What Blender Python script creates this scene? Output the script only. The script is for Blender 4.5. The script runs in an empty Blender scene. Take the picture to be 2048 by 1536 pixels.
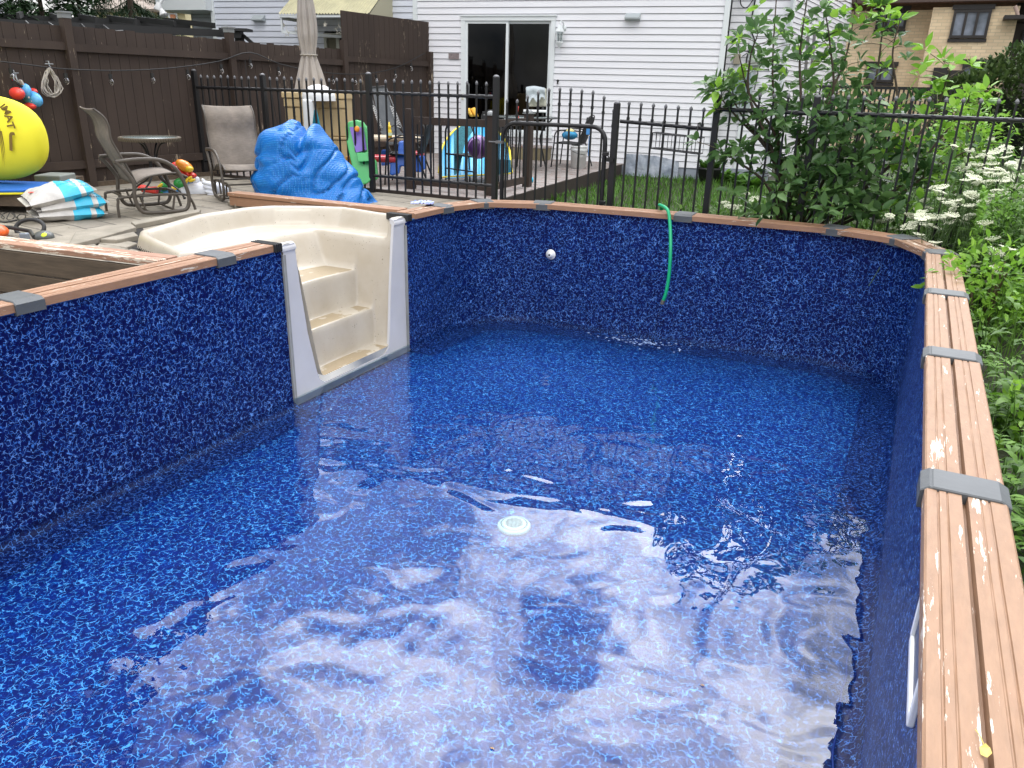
import bpy, bmesh, math, random
from mathutils import Vector, Matrix
R = math.radians
random.seed(7)
sc = bpy.context.scene
col = sc.collection
# ---------------------------------------------------------------- camera
F, YAW, PITCH, ROLL = 1538.3, -0.460484, 0.367444, -0.026355
CAM = Vector((-0.2491, 0.0, 1.2289))
_cy, _sy, _cp, _sp = math.cos(YAW), math.sin(YAW), math.cos(PITCH), math.sin(PITCH)
FWD = Vector((_sy*_cp, _cy*_cp, -_sp)); _r0 = Vector((_cy, -_sy, 0)); _d0 = FWD.cross(_r0)
RIGHT = math.cos(ROLL)*_r0 + math.sin(ROLL)*_d0
DOWN = -math.sin(ROLL)*_r0 + math.cos(ROLL)*_d0
cd = bpy.data.cameras.new('camera'); cam = bpy.data.objects.new('camera', cd); col.objects.link(cam)
M = Matrix((RIGHT, -DOWN, -FWD)).transposed().to_4x4(); M.translation = CAM
cam.matrix_world = M
cd.sensor_width = 36; cd.lens = F/2048*36; cd.clip_start = .05; cd.clip_end = 600
sc.camera = cam
# ---------------------------------------------------------------- exposure, sky, sun
sc.view_settings.view_transform = 'Standard'; sc.view_settings.look = 'None'
sc.view_settings.exposure = -1.05; sc.view_settings.gamma = 1
SUN_EL, SUN_ROT = R(52), R(150)       # sun behind the camera, to its right
w = bpy.data.worlds.new('World'); sc.world = w; w.use_nodes = True
nt = w.node_tree; N = nt.nodes; L = nt.links; N.clear()
out = N.new('ShaderNodeOutputWorld'); mixs = N.new('ShaderNodeMixShader')
sky = N.new('ShaderNodeTexSky'); sky.sky_type = 'NISHITA'; sky.sun_disc = False
sky.sun_elevation = SUN_EL; sky.sun_rotation = SUN_ROT
b1 = N.new('ShaderNodeBackground'); b1.inputs[1].default_value = .15
b2 = N.new('ShaderNodeBackground'); b2.inputs[1].default_value = 1.0
tc = N.new('ShaderNodeTexCoord'); sep = N.new('ShaderNodeSeparateXYZ')
nz = N.new('ShaderNodeTexNoise'); nz.inputs['Scale'].default_value = 2.6; nz.inputs['Detail'].default_value = 7; nz.inputs['Roughness'].default_value = .55
nz.inputs['Distortion'].default_value = .4
rp = N.new('ShaderNodeValToRGB'); rp.color_ramp.elements[0].position = .30; rp.color_ramp.elements[1].position = .48
nz2 = N.new('ShaderNodeTexNoise'); nz2.inputs['Scale'].default_value = 6.5; nz2.inputs['Detail'].default_value = 6
rp2 = N.new('ShaderNodeValToRGB'); rp2.color_ramp.elements[0].position = .38; rp2.color_ramp.elements[1].position = .60
rp2.color_ramp.elements[0].color = (.62, .76, 1.12, 1); rp2.color_ramp.elements[1].color = (4.4, 4.35, 4.3, 1)
el = N.new('ShaderNodeMapRange'); el.inputs['From Min'].default_value = 0; el.inputs['From Max'].default_value = .62
el.inputs['To Min'].default_value = .55; el.inputs['To Max'].default_value = 2.3
mul = N.new('ShaderNodeVectorMath'); mul.operation = 'SCALE'
L.new(tc.outputs['Generated'], nz.inputs['Vector']); L.new(tc.outputs['Generated'], nz2.inputs['Vector'])
L.new(tc.outputs['Generated'], sep.inputs[0]); L.new(sep.outputs['Z'], el.inputs['Value'])
L.new(nz.outputs['Fac'], rp.inputs[0]); L.new(nz2.outputs['Fac'], rp2.inputs[0])
L.new(rp2.outputs[0], mul.inputs[0]); L.new(el.outputs[0], mul.inputs['Scale'])
lb = N.new('ShaderNodeVectorMath'); lb.operation = 'DOT_PRODUCT'; lb.inputs[1].default_value = (math.sin(R(-18))*math.cos(R(46)), math.cos(R(-18))*math.cos(R(46)), math.sin(R(46)))
lr = N.new('ShaderNodeMapRange'); lr.interpolation_type = 'SMOOTHSTEP'; lr.inputs['From Min'].default_value = .70; lr.inputs['From Max'].default_value = .97; lr.inputs['To Min'].default_value = .8; lr.inputs['To Max'].default_value = 2.6
mul2 = N.new('ShaderNodeVectorMath'); mul2.operation = 'SCALE'
L.new(tc.outputs['Generated'], lb.inputs[0]); L.new(lb.outputs['Value'], lr.inputs['Value']); L.new(mul.outputs[0], mul2.inputs[0]); L.new(lr.outputs[0], mul2.inputs['Scale'])
L.new(mul2.outputs[0], b2.inputs[0]); L.new(sky.outputs[0], b1.inputs[0])
L.new(rp.outputs[0], mixs.inputs[0]); L.new(b1.outputs[0], mixs.inputs[1]); L.new(b2.outputs[0], mixs.inputs[2])
L.new(mixs.outputs[0], out.inputs[0])
sd = bpy.data.lights.new('sun', 'SUN'); sd.energy = 1.4; sd.angle = R(12); sd.color = (1, .96, .9)
sun = bpy.data.objects.new('sun', sd); col.objects.link(sun)
az = SUN_ROT   # direction towards the sun, clockwise from +Y
sdir = Vector((math.sin(az)*math.cos(SUN_EL), math.cos(az)*math.cos(SUN_EL), math.sin(SUN_EL)))
sun.rotation_euler = sdir.to_track_quat('Z', 'Y').to_euler(); sun.location = (0, 0, 30)
# ---------------------------------------------------------------- helpers
def ray(px, py):
    return FWD + RIGHT*((px-1024)/F) + DOWN*((py-768)/F)
def az_(px, py, z):
    v = ray(px, py); return CAM + v*((z-CAM.z)/v.z)
def ay(px, py, y):
    v = ray(px, py); return CAM + v*((y-CAM.y)/v.y)
WD = Vector((.98972, .143, 0)); WN = Vector((.143, -.98972, 0)); WB = Vector((-5.84, 14.7, 0))  # house wall: along, outward normal
def aw(px, py, off=0):
    v = ray(px, py); return CAM + v*(((WB-CAM).dot(WN)+off)/v.dot(WN))
FA = Vector((-9.86, 6.77, 0)); FD = Vector((.0738, .99727, 0)); FN = Vector((.99727, -.0738, 0))
def af(px, py, off=0):
    v = ray(px, py); return CAM + v*(((FA-CAM).dot(FN)+off)/v.dot(FN))

class MB:
    def __init__(s): s.v = []; s.f = []; s.sm = []
    def add(s, vs, fs, smooth=False):
        n = len(s.v); s.v += [tuple(v) for v in vs]
        s.f += [tuple(i+n for i in f) for f in fs]; s.sm += [smooth]*len(fs); return s
    def box(s, c, size, rz=0, ax=None, bev=0):
        hx, hy, hz = size[0]/2, size[1]/2, size[2]/2
        if ax is None: ax = Matrix.Rotation(rz, 3, 'Z')
        c = Vector(c)
        if bev <= 0:
            vs = [c + ax @ Vector((x*hx, y*hy, z*hz)) for z in (-1, 1) for y in (-1, 1) for x in (-1, 1)]
            s.add(vs, [(0, 2, 3, 1), (4, 5, 7, 6), (0, 1, 5, 4), (1, 3, 7, 5), (3, 2, 6, 7), (2, 0, 4, 6)])
        else:
            b = min(bev, hx*.9, hy*.9, hz*.9)
            bm = bmesh.new(); bmesh.ops.create_cube(bm, size=1)
            for v in bm.verts: v.co = Vector((v.co.x*hx*2, v.co.y*hy*2, v.co.z*hz*2))
            bmesh.ops.bevel(bm, geom=bm.edges[:], offset=b, segments=2, profile=.5, affect='EDGES')
            bm.verts.ensure_lookup_table()
            s.add([c + ax @ v.co for v in bm.verts], [[v.index for v in f.verts] for f in bm.faces]); bm.free()
        return s
    def bar(s, a, b, wd, ht, up=(0, 0, 1), bev=0):
        a = Vector(a); b = Vector(b); d = b-a; l = d.length; x = d.normalized(); u = Vector(up)
        y = u.cross(x); y = y.normalized() if y.length > 1e-6 else Vector((1, 0, 0)); z = x.cross(y)
        return s.box((a+b)/2, (l, wd, ht), ax=Matrix((x, y, z)).transposed(), bev=bev)
    def tube(s, pts, r, n=8, caps=True, smooth=True, closed=False, flat=1.0):
        pts = [Vector(p) for p in pts]; m = len(pts)
        rs = r if isinstance(r, (list, tuple)) else [r]*m
        vs = []; prev = None
        for i, p in enumerate(pts):
            if closed: t = pts[(i+1) % m]-pts[i-1]
            else: t = pts[min(i+1, m-1)]-pts[max(i-1, 0)]
            t = t.normalized() if t.length > 1e-9 else Vector((0, 0, 1))
            if prev is None:
                a = Vector((0, 0, 1)) if abs(t.z) < .9 else Vector((1, 0, 0))
                u = t.cross(a).normalized()
            else:
                u = (prev - t*prev.dot(t)); u = u.normalized() if u.length > 1e-6 else t.orthogonal().normalized()
            prev = u; w_ = t.cross(u)
            for k in range(n):
                a = 2*math.pi*k/n; vs.append(p + u*(rs[i]*math.cos(a)) + w_*(rs[i]*flat*math.sin(a)))
        fs = []
        for i in range(m if closed else m-1):
            j = (i+1) % m
            for k in range(n):
                fs.append((i*n+k, i*n+(k+1) % n, j*n+(k+1) % n, j*n+k))
        s.add(vs, fs, smooth)
        if caps and not closed:
            s.add([vs[k] for k in range(n)], [tuple(range(n))[::-1]]); s.add(vs[-n:], [tuple(range(n))])
        return s
    def cyl(s, a, b, r, r2=None, n=16): return s.tube([a, b], [r, r if r2 is None else r2], n)
    def lathe(s, prof, c=(0, 0, 0), n=24, ax=None, smooth=True, sx=1, sy=1):
        c = Vector(c); vs = []
        ax = ax or Matrix.Identity(3)
        for r, z in prof:
            for k in range(n):
                a = 2*math.pi*k/n; vs.append(c + ax @ Vector((r*math.cos(a)*sx, r*math.sin(a)*sy, z)))
        fs = [(i*n+k, i*n+(k+1) % n, (i+1)*n+(k+1) % n, (i+1)*n+k) for i in range(len(prof)-1) for k in range(n)]
        return s.add(vs, fs, smooth)
    def ball(s, c, r, n=16, m=10, ax=None, jit=0):
        if not isinstance(r, (tuple, list)): r = (r, r, r)
        ax = ax or Matrix.Identity(3); c = Vector(c); vs = []; fs = []
        for i in range(m+1):
            t = math.pi*i/m
            for k in range(n):
                a = 2*math.pi*k/n; q = 1+(random.uniform(-jit, jit) if 0 < i < m else 0)
                vs.append(c + ax @ Vector((r[0]*q*math.sin(t)*math.cos(a), r[1]*q*math.sin(t)*math.sin(a), r[2]*q*math.cos(t))))
        for i in range(m):
            for k in range(n): fs.append((i*n+k, (i+1)*n+k, (i+1)*n+(k+1) % n, i*n+(k+1) % n))
        return s.add(vs, fs, True)
    def prism(s, poly, a, b, ax=None, c=(0, 0, 0), smooth=False):
        """poly in local xy, extruded local z from a to b"""
        ax = ax or Matrix.Identity(3); c = Vector(c); n = len(poly)
        vs = [c + ax @ Vector((x, y, z)) for z in (a, b) for x, y in poly]
        fs = [tuple(range(n))[::-1], tuple(range(n, 2*n))] + [(i, (i+1) % n, n+(i+1) % n, n+i) for i in range(n)]
        return s.add(vs, fs, smooth)
    def sheet(s, rows, smooth=True, closed=False):
        m = len(rows[0]); vs = [p for r_ in rows for p in r_]
        fs = []
        for i in range(len(rows)-1):
            for k in range(m if closed else m-1):
                j = (k+1) % m
                fs.append((i*m+k, i*m+j, (i+1)*m+j, (i+1)*m+k))
        return s.add(vs, fs, smooth)
    def build(s, name, mat, parent=None, loc=None, rz=0):
        me = bpy.data.meshes.new(name); me.from_pydata(s.v, [], s.f); me.update()
        me.polygons.foreach_set('use_smooth', s.sm)
        if mat: me.materials.append(mat)
        o = bpy.data.objects.new(name, me); col.objects.link(o)
        if parent: o.parent = parent
        if loc is not None: o.location = loc
        o.rotation_euler.z = rz
        return o
def tag(o, label=None, cat=None, group=None, kind=None):
    if label: o['label'] = label
    if cat: o['category'] = cat
    if group: o['group'] = group
    if kind: o['kind'] = kind
    return o
def empty(name, loc=(0, 0, 0), rz=0):
    o = bpy.data.objects.new(name, None); o.empty_display_size = .1; col.objects.link(o)
    o.location = loc; o.rotation_euler.z = rz; return o
def copy_tree(o, parent=None):
    c = o.copy(); col.objects.link(c); c.parent = parent
    for ch in [x for x in o.children]: copy_tree(ch, c)
    return c
def solid(o, t, off=0):
    m = o.modifiers.new('s', 'SOLIDIFY'); m.thickness = t; m.offset = off; return o
def sub(o, n=1):
    m = o.modifiers.new('sub', 'SUBSURF'); m.levels = n; m.render_levels = n; return o
def lerp(a, b, t): return a+(b-a)*t
def cr(pts, n=6):
    """catmull-rom through points"""
    P = [Vector(p) for p in pts]; P = [2*P[0]-P[1]] + P + [2*P[-1]-P[-2]]; o = []
    for i in range(1, len(P)-2):
        for k in range(n):
            t = k/n; a, b, c, d = P[i-1:i+3]
            o.append(.5*((2*b)+(c-a)*t+(2*a-5*b+4*c-d)*t*t+(3*b-a-3*c+d)*t**3))
    o.append(P[-2]); return o
# ---------------------------------------------------------------- materials
def mat(name, c, rough=.6, var=0, vscale=8, bump=0, bscale=40, c2=None, metal=0, coat=0, stretch=None, spec=None, alpha=None, bdist=.01):
    m = bpy.data.materials.new(name); m.use_nodes = True; t = m.node_tree; b = t.nodes['Principled BSDF']
    b.inputs['Base Color'].default_value = (*c, 1); b.inputs['Roughness'].default_value = rough
    b.inputs['Metallic'].default_value = metal
    if coat: b.inputs['Coat Weight'].default_value = coat; b.inputs['Coat Roughness'].default_value = .1
    if spec is not None: b.inputs['Specular IOR Level'].default_value = spec
    co = t.nodes.new('ShaderNodeTexCoord'); mp = t.nodes.new('ShaderNodeMapping'); t.links.new(co.outputs['Object'], mp.inputs[0])
    if stretch: mp.inputs['Scale'].default_value = stretch
    if var or c2:
        n = t.nodes.new('ShaderNodeTexNoise'); n.inputs['Scale'].default_value = vscale; n.inputs['Detail'].default_value = 5
        t.links.new(mp.outputs[0], n.inputs['Vector'])
        rm = t.nodes.new('ShaderNodeMapRange'); rm.inputs['From Min'].default_value = .3; rm.inputs['From Max'].default_value = .7
        t.links.new(n.outputs['Fac'], rm.inputs['Value'])
        mx = t.nodes.new('ShaderNodeMix'); mx.data_type = 'RGBA'
        d = c2 or tuple(x*(1-var) for x in c)
        u = c if c2 else tuple(min(1, x*(1+var)) for x in c)
        mx.inputs['A'].default_value = (*d, 1); mx.inputs['B'].default_value = (*u, 1)
        t.links.new(rm.outputs[0], mx.inputs['Factor']); t.links.new(mx.outputs['Result'], b.inputs['Base Color'])
    if bump:
        n2 = t.nodes.new('ShaderNodeTexNoise'); n2.inputs['Scale'].default_value = bscale; n2.inputs['Detail'].default_value = 4
        t.links.new(mp.outputs[0], n2.inputs['Vector'])
        bp = t.nodes.new('ShaderNodeBump'); bp.inputs['Strength'].default_value = bump; bp.inputs['Distance'].default_value = bdist
        t.links.new(n2.outputs['Fac'], bp.inputs['Height']); t.links.new(bp.outputs[0], b.inputs['Normal'])
    return m
class NG:
    """tiny node helper"""
    def __init__(s, name):
        s.m = bpy.data.materials.new(name); s.m.use_nodes = True; s.t = s.m.node_tree; s.b = s.t.nodes['Principled BSDF']
        s.out = s.t.nodes['Material Output']; s.co = s.t.nodes.new('ShaderNodeTexCoord')
    def n(s, typ, **kw):
        x = s.t.nodes.new('ShaderNode'+typ)
        for k, v in kw.items():
            if k in x.inputs.keys() and not hasattr(x, k):
                x.inputs[k].default_value = v
            else: setattr(x, k, v)
        return x
    def l(s, a, b): s.t.links.new(a, b)
    def mapping(s, scale=(1, 1, 1), src='Object'):
        m = s.n('Mapping'); m.inputs['Scale'].default_value = scale; s.l(s.co.outputs[src], m.inputs[0]); return m.outputs[0]
    def noise(s, vec, scale, detail=3, rough=.5, dist=0):
        x = s.n('TexNoise'); x.inputs['Scale'].default_value = scale; x.inputs['Detail'].default_value = detail
        x.inputs['Roughness'].default_value = rough; x.inputs['Distortion'].default_value = dist; s.l(vec, x.inputs['Vector']); return x.outputs['Fac']
    def rng(s, v, a, b, c=0, d=1, smooth=False):
        x = s.n('MapRange'); x.inputs['From Min'].default_value = a; x.inputs['From Max'].default_value = b
        x.inputs['To Min'].default_value = c; x.inputs['To Max'].default_value = d
        if smooth: x.interpolation_type = 'SMOOTHSTEP'
        s.l(v, x.inputs['Value']); return x.outputs[0]
    def math(s, op, a, b=None):
        x = s.n('Math'); x.operation = op
        for i, q in enumerate((a, b)):
            if q is None: continue
            if isinstance(q, (int, float)): x.inputs[i].default_value = q
            else: s.l(q, x.inputs[i])
        return x.outputs[0]
    def mix(s, f, a, b):
        x = s.n('Mix'); x.data_type = 'RGBA'
        for k, q in (('Factor', f), ('A', a), ('B', b)):
            i = x.inputs[k] if k != 'Factor' else x.inputs[0]
            if k in 'AB': i = x.inputs[6 if k == 'A' else 7]
            if isinstance(q, tuple): i.default_value = (*q, 1)
            elif isinstance(q, (int, float)): i.default_value = q
            else: s.l(q, i)
        return x.outputs[2]
    def bump(s, h, st=.5, d=.01):
        x = s.n('Bump'); x.inputs['Strength'].default_value = st; x.inputs['Distance'].default_value = d; s.l(h, x.inputs['Height']); s.l(x.outputs[0], s.b.inputs['Normal']); return x
    def set(s, color=None, rough=None):
        if color is not None:
            if isinstance(color, tuple): s.b.inputs['Base Color'].default_value = (*color, 1)
            else: s.l(color, s.b.inputs['Base Color'])
        if rough is not None:
            if isinstance(rough, (int, float)): s.b.inputs['Roughness'].default_value = rough
            else: s.l(rough, s.b.inputs['Roughness'])
        return s.m

def liner_mat(name, k=1.0, lo=(.0006, .0026, .050), hi=(.0010, .0052, .080), c3=(.010, .06, .30), c2=(.045, .17, .55), c1=(.12, .28, .70), sc=1.0):
    g = NG(name); v = g.mapping()
    # distort the domain so the strokes curl
    nv = g.n('TexNoise'); nv.inputs['Scale'].default_value = 34; nv.inputs['Detail'].default_value = 2; g.l(v, nv.inputs['Vector'])
    va = g.n('VectorMath'); va.operation = 'MULTIPLY_ADD'; va.inputs[1].default_value = (.028,)*3
    g.l(nv.outputs['Color'], va.inputs[0]); g.l(v, va.inputs[2]); V = va.outputs[0]
    def strokes(scale, w_, nscale, a, b, off):
        o = g.n('VectorMath'); o.operation = 'ADD'; o.inputs[1].default_value = (off, off*.7, -off); g.l(V, o.inputs[0])
        x = g.n('TexVoronoi'); x.feature = 'DISTANCE_TO_EDGE'; x.inputs['Scale'].default_value = scale; g.l(o.outputs[0], x.inputs['Vector'])
        line = g.rng(x.outputs['Distance'], w_*.45, w_, 1, 0)
        return g.math('MULTIPLY', line, g.rng(g.noise(o.outputs[0], nscale, 1), a, b))
    s1 = strokes(22*sc, .044, 34, .46, .54, 0.0)
    s2 = strokes(28*sc, .044, 40, .49, .55, 3.3)
    s3 = strokes(33, .07, 30, .48, .58, 7.1)
    base = g.mix(g.rng(g.noise(v, 14, 3), .35, .65), lo, hi)
    c = g.mix(g.math('MULTIPLY', s3, .4), base, c3)
    c = g.mix(s2, c, c2); c = g.mix(s1, c, c1)
    g.set(c, .42); g.b.inputs['Specular IOR Level'].default_value = .16
    g.bump(g.noise(v, 3, 2), .15, .02)
    return g.m
def peel_mat(name, c, amt=.60, cream=(.62, .55, .45), rough=.6, st=(1.2, 9, 9), dark=(.3, .14, .09)):
    """painted boards, paint chipped along the grain (object X)"""
    g = NG(name); v = g.mapping(st); v2 = g.mapping((4, 14, 14))
    oi = g.n('ObjectInfo'); ad = g.n('VectorMath'); ad.operation = 'ADD'
    mu = g.math('MULTIPLY', oi.outputs['Random'], 40.0); cb = g.n('CombineXYZ'); g.l(mu, cb.inputs[0]); g.l(v, ad.inputs[0]); g.l(cb.outputs[0], ad.inputs[1]); v = ad.outputs[0]
    big = g.noise(v, 2.0, 3, .6); fine = g.noise(v, 9, 5, .7)
    a = g.math('ADD', g.math('MULTIPLY', big, .62), g.math('MULTIPLY', fine, .45))
    lvl = g.math('MULTIPLY', g.rng(oi.outputs['Random'], 0, 1, -.02, .02), 1)
    msk = g.rng(g.math('ADD', a, lvl), amt, amt+.012)
    body = g.mix(g.rng(g.noise(v2, 3, 4), .3, .7), tuple(x*.88 for x in c), tuple(min(1, x*1.08) for x in c))
    grime = g.rng(g.noise(v2, 1.2, 6, .7), .55, .8); body = g.mix(g.math('MULTIPLY', grime, .35), body, dark)
    edge = g.rng(g.math('ADD', a, lvl), amt-.012, amt); body = g.mix(g.math('MULTIPLY', edge, .35), body, dark)
    g.set(g.mix(msk, body, cream), rough)
    g.bump(g.math('ADD', g.math('MULTIPLY', msk, -1.0), g.noise(v2, 10, 3)), .35, .003)
    return g.m
# ================================================================= SETTING: ground, lawn, patio
FLOOR, WATER, PATIO, DECK, LAWN = -1.34, -1.262, -.12, -.08, -.30
PW = -4.57
def slab_holes(xs, ys, holes, z):
    mb = MB()
    for i in range(len(xs)-1):
        for j in range(len(ys)-1):
            cx, cy_ = (xs[i]+xs[i+1])/2, (ys[j]+ys[j+1])/2
            if any(a < cx < b and c < cy_ < d for a, b, c, d in holes): continue
            zz = z if callable(z) else (lambda x, y: z)
            mb.add([(xs[i], ys[j], zz(xs[i], ys[j])), (xs[i+1], ys[j], zz(xs[i+1], ys[j])), (xs[i+1], ys[j+1], zz(xs[i+1], ys[j+1])), (xs[i], ys[j+1], zz(xs[i], ys[j+1]))], [(0, 1, 2, 3)])
    return mb
m_soil = mat('soil', (.035, .03, .018), .95, var=.5, vscale=3, bump=.6, bscale=12, c2=(.03, .045, .015), bdist=.05)
m_lawn = mat('lawn soil', (.05, .09, .02), .95, var=.4, vscale=2)
def gz(x, y):
    if x > .05 and y < 12: return -.42 - .12*min(1, max(0, x-.3)/2)
    return LAWN
gx = [-400, -60, -30, -12, -6.4, -4.585, .012, .3, 1, 3, 8, 30, 60, 400]; gy = [-60, -10, -1.62, 3.6, 3.8, 6.6, 8.14, 12, 16, 40, 100, 500]
g_ = slab_holes(gx, gy, [(-4.585, .012, -1.62, 8.14), (-6.4, -4.585, 3.8, 6.6), (-12, -4.585, -1.62, 3.6)], gz).build('ground', m_soil)
tag(g_, kind='structure')
def paver_mat():
    g = NG('patio stone'); v = g.mapping()
    # slabs with dirty joints
    rot = g.n('Mapping'); rot.inputs['Rotation'].default_value = (0, 0, R(8)); g.l(g.co.outputs['Object'], rot.inputs[0])
    b = g.n('TexBrick'); b.inputs['Scale'].default_value = 1; b.inputs['Mortar Size'].default_value = .011; b.inputs['Mortar Smooth'].default_value = .3
    b.inputs['Brick Width'].default_value = .62; b.inputs['Row Height'].default_value = .31; b.inputs['Color1'].default_value = (.30, .265, .205, 1)
    b.inputs['Color2'].default_value = (.24, .21, .165, 1); b.inputs['Mortar'].default_value = (.05, .042, .033, 1)
    nn = g.n('TexNoise'); nn.inputs['Scale'].default_value = 2.5; g.l(v, nn.inputs['Vector'])
    ma = g.n('VectorMath'); ma.operation = 'MULTIPLY_ADD'; ma.inputs[1].default_value = (.05,)*3; g.l(nn.outputs['Color'], ma.inputs[0]); g.l(rot.outputs[0], ma.inputs[2])
    g.l(ma.outputs[0], b.inputs['Vector'])
    c = g.mix(g.rng(g.noise(v, 3, 6, .7), .4, .7, 0, .65), b.outputs['Color'], (.12, .105, .08))
    c = g.mix(g.rng(g.noise(v, 60, 3, .7), .35, .7, 0, .35), c, (.33, .30, .25))
    g.set(c, .85)
    h = g.math('ADD', g.math('MULTIPLY', b.outputs['Fac'], -1.0), g.math('MULTIPLY', g.noise(v, 40, 4), .25)); g.bump(h, .6, .012)
    return g.m
m_pav = paver_mat()
OUT = [(-4.55, 4.55), (-4.80, 4.53), (-4.86, 4.42), (-4.86, 4.0), (-4.95, 3.88), (-5.80, 4.22), (-5.96, 4.36), (-6.27, 5.25), (-6.25, 5.85), (-6.12, 6.12), (-5.78, 6.36), (-5.45, 6.5), (-5.2, 6.47), (-4.95, 6.42), (-4.55, 6.40)]
def inside(px, py, poly):
    c = False; j = len(poly)-1
    for i in range(len(poly)):
        if (poly[i][1] > py) != (poly[j][1] > py) and px < (poly[j][0]-poly[i][0])*(py-poly[i][1])/(poly[j][1]-poly[i][1])+poly[i][0]: c = not c
        j = i
    return c
pt = MB(); pt.add([(-12.5, 3.62, PATIO), (-6.4, 3.62, PATIO), (-6.4, 8.62, PATIO), (-12.5, 8.62, PATIO)], [(0, 1, 2, 3)])
cs = .07
for i in range(23):
    for j in range(72):
        x = -6.4+i*cs; y = 3.62+j*cs*5/5.04; h_ = cs*5/5.04
        if all(inside(x+a, y+b_, OUT) for a, b_ in ((0, 0), (cs, 0), (0, h_), (cs, h_))): continue
        pt.add([(x, y, PATIO), (x+cs, y, PATIO), (x+cs, y+h_, PATIO), (x, y+h_, PATIO)], [(0, 1, 2, 3)])
pt.add([(-4.79, 3.62, PATIO), (-12.5, 3.62, PATIO), (-12.5, 3.62, -.7), (-4.79, 3.62, -.7)], [(0, 1, 2, 3)])
pt.add([(-4.79,6.5,PATIO),(-4.62,6.5,PATIO),(-4.79,7.3,PATIO)],[(0,1,2)])
tag(pt.build('patio', m_pav), kind='structure')
# individually lifted slabs round the step rim
def slab_poly(poly, z, th, tilt=(0, 0), name='loose_paver'):
    mb = MB(); cx = sum(p[0] for p in poly)/len(poly); cy_ = sum(p[1] for p in poly)/len(poly)
    ax = Matrix.Rotation(tilt[0], 3, 'X') @ Matrix.Rotation(tilt[1], 3, 'Y')
    mb.prism([(x-cx, y-cy_) for x, y in poly], -th, 0, ax=ax)
    o = mb.build(name, m_slab); o.location = (cx, cy_, z)
    bv = o.modifiers.new('b', 'BEVEL'); bv.width = .006; bv.segments = 1
    return o
m_slab = mat('slab', (.31, .275, .22), .85, vscale=4, c2=(.19, .17, .13), bump=.5, bscale=50, bdist=.006)
def P2(px, py, z=PATIO+.03): p = az_(px, py, z); return (p.x, p.y)
slabs = [([(72, 480), (165, 462), (202, 470), (185, 482), (130, 494), (100, 497)], .035, 'pale broken slab edge beside the fallen trimmer'),
         ([(136, 491), (190, 478), (272, 454), (262, 446), (210, 450), (150, 462)], .06, 'long raised patio slab left of the step rim'),
         ([(170, 495), (238, 486), (258, 492), (200, 500)], .02, 'thin grey slab wedge in the broken paving'),
         ([(135, 496), (190, 487), (196, 491), (168, 502)], .03, 'small dark-edged slab chip in the broken paving'),
         ([(172, 504), (198, 487), (258, 497), (235, 505)], .045, 'square grey slab at the middle of the broken paving'),
         ([(192, 485), (240, 477), (275, 486), (252, 496)], .02, 'slab under the tip of the cream step rim'),
         ([(240, 506), (262, 498), (322, 508), (330, 518), (285, 514)], .03, 'slab against the painted timber beam end'),
         ([(200, 478), (268, 462), (276, 470), (232, 480)], .05, 'narrow slab with a dark gap behind the cream rim tip')]
for pl, dz, lb in slabs:
    o = slab_poly([P2(*q, PATIO+dz) for q in pl], PATIO+dz, .05, (R(random.uniform(-1, 1)), R(random.uniform(-1.2, 1.2))))
    tag(o, lb, 'paving slab', 'loose slabs by the step')
mb = MB()
for pl in ([(70, 500), (130, 492), (200, 478), (285, 455), (292, 470), (330, 510), (300, 516), (200, 506), (130, 502)],):
    mb.add([tuple(az_(x, y, PATIO+.004)) for x, y in pl], [tuple(range(len(pl)))])
tag(mb.build('bare_soil', mat('dark soil', (.018, .015, .012), .95, bump=.8, bscale=60)), kind='structure')
# the long slabs along the back of the rim
for k, (a, b, c, d, lb) in enumerate([((270, 453), (398, 427), (402, 421), (262, 447), 'long pale slab running along the back of the cream rim'),
                                  ((455, 405), (575, 398), (590, 402), (470, 412), 'slab behind the rim beside the painted timber')]):
    tag(slab_poly([P2(*q) for q in (a, b, c, d)], PATIO+.05, .05), lb, 'paving slab', 'loose slabs by the step')

# ================================================================= POOL
pool = empty('swimming_pool', (PW/2, 3.3, FLOOR))
tag(pool, 'half-empty pool with dark blue speckled liner, timber coping and moulded cream steps', 'pool')
PI_ = Vector(pool.location)
def pb(mb, name, m, parent=pool):
    o = mb.build(name, m, parent)
    if parent is pool: o.location = -PI_
    return o
m_liner = liner_mat('liner', sc=1.2); m_liner_lit = liner_mat('liner floor lit tone', 1, (.0008, .008, .105), (.0012, .016, .17), (.014, .13, .48), (.045, .28, .68), (.13, .42, .80))  # floor copy coloured brighter and more cyan, painting in skylight and water
# inner outline, clockwise seen from above starting on the right wall
RC = .8
ol = [(0, -1.6), (0, -.4), (0, 1), (0, 2.5), (0, 4), (0, 5.5), (0, 7.27)]
for k in range(1, 9): a = R(90*k/8); ol.append((-RC+RC*math.cos(a), 7.27+RC*math.sin(a)*1.01))
ol += [(-1.6, 8.04), (-2.4, 7.99), (-3.1, 7.93)]
for k in range(0, 9): a = R(90+90*k/8); ol.append((PW+RC+RC*math.cos(a), 7.08+.80*math.sin(a)))
ol += [(PW, 6.6), (PW, 6.27)]
ol2 = [(PW, 4.56), (PW, 4), (PW, 3), (PW, 1.5), (PW, 0), (PW, -1.6)]
def inset(pts, i, d):
    p = Vector((*pts[i], 0)); a = Vector((*pts[max(i-1, 0)], 0)); b = Vector((*pts[min(i+1, len(pts)-1)], 0))
    t = (b-a).normalized(); n = Vector((-t.y, t.x, 0)); return p + n*d
COVE = .10
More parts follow.
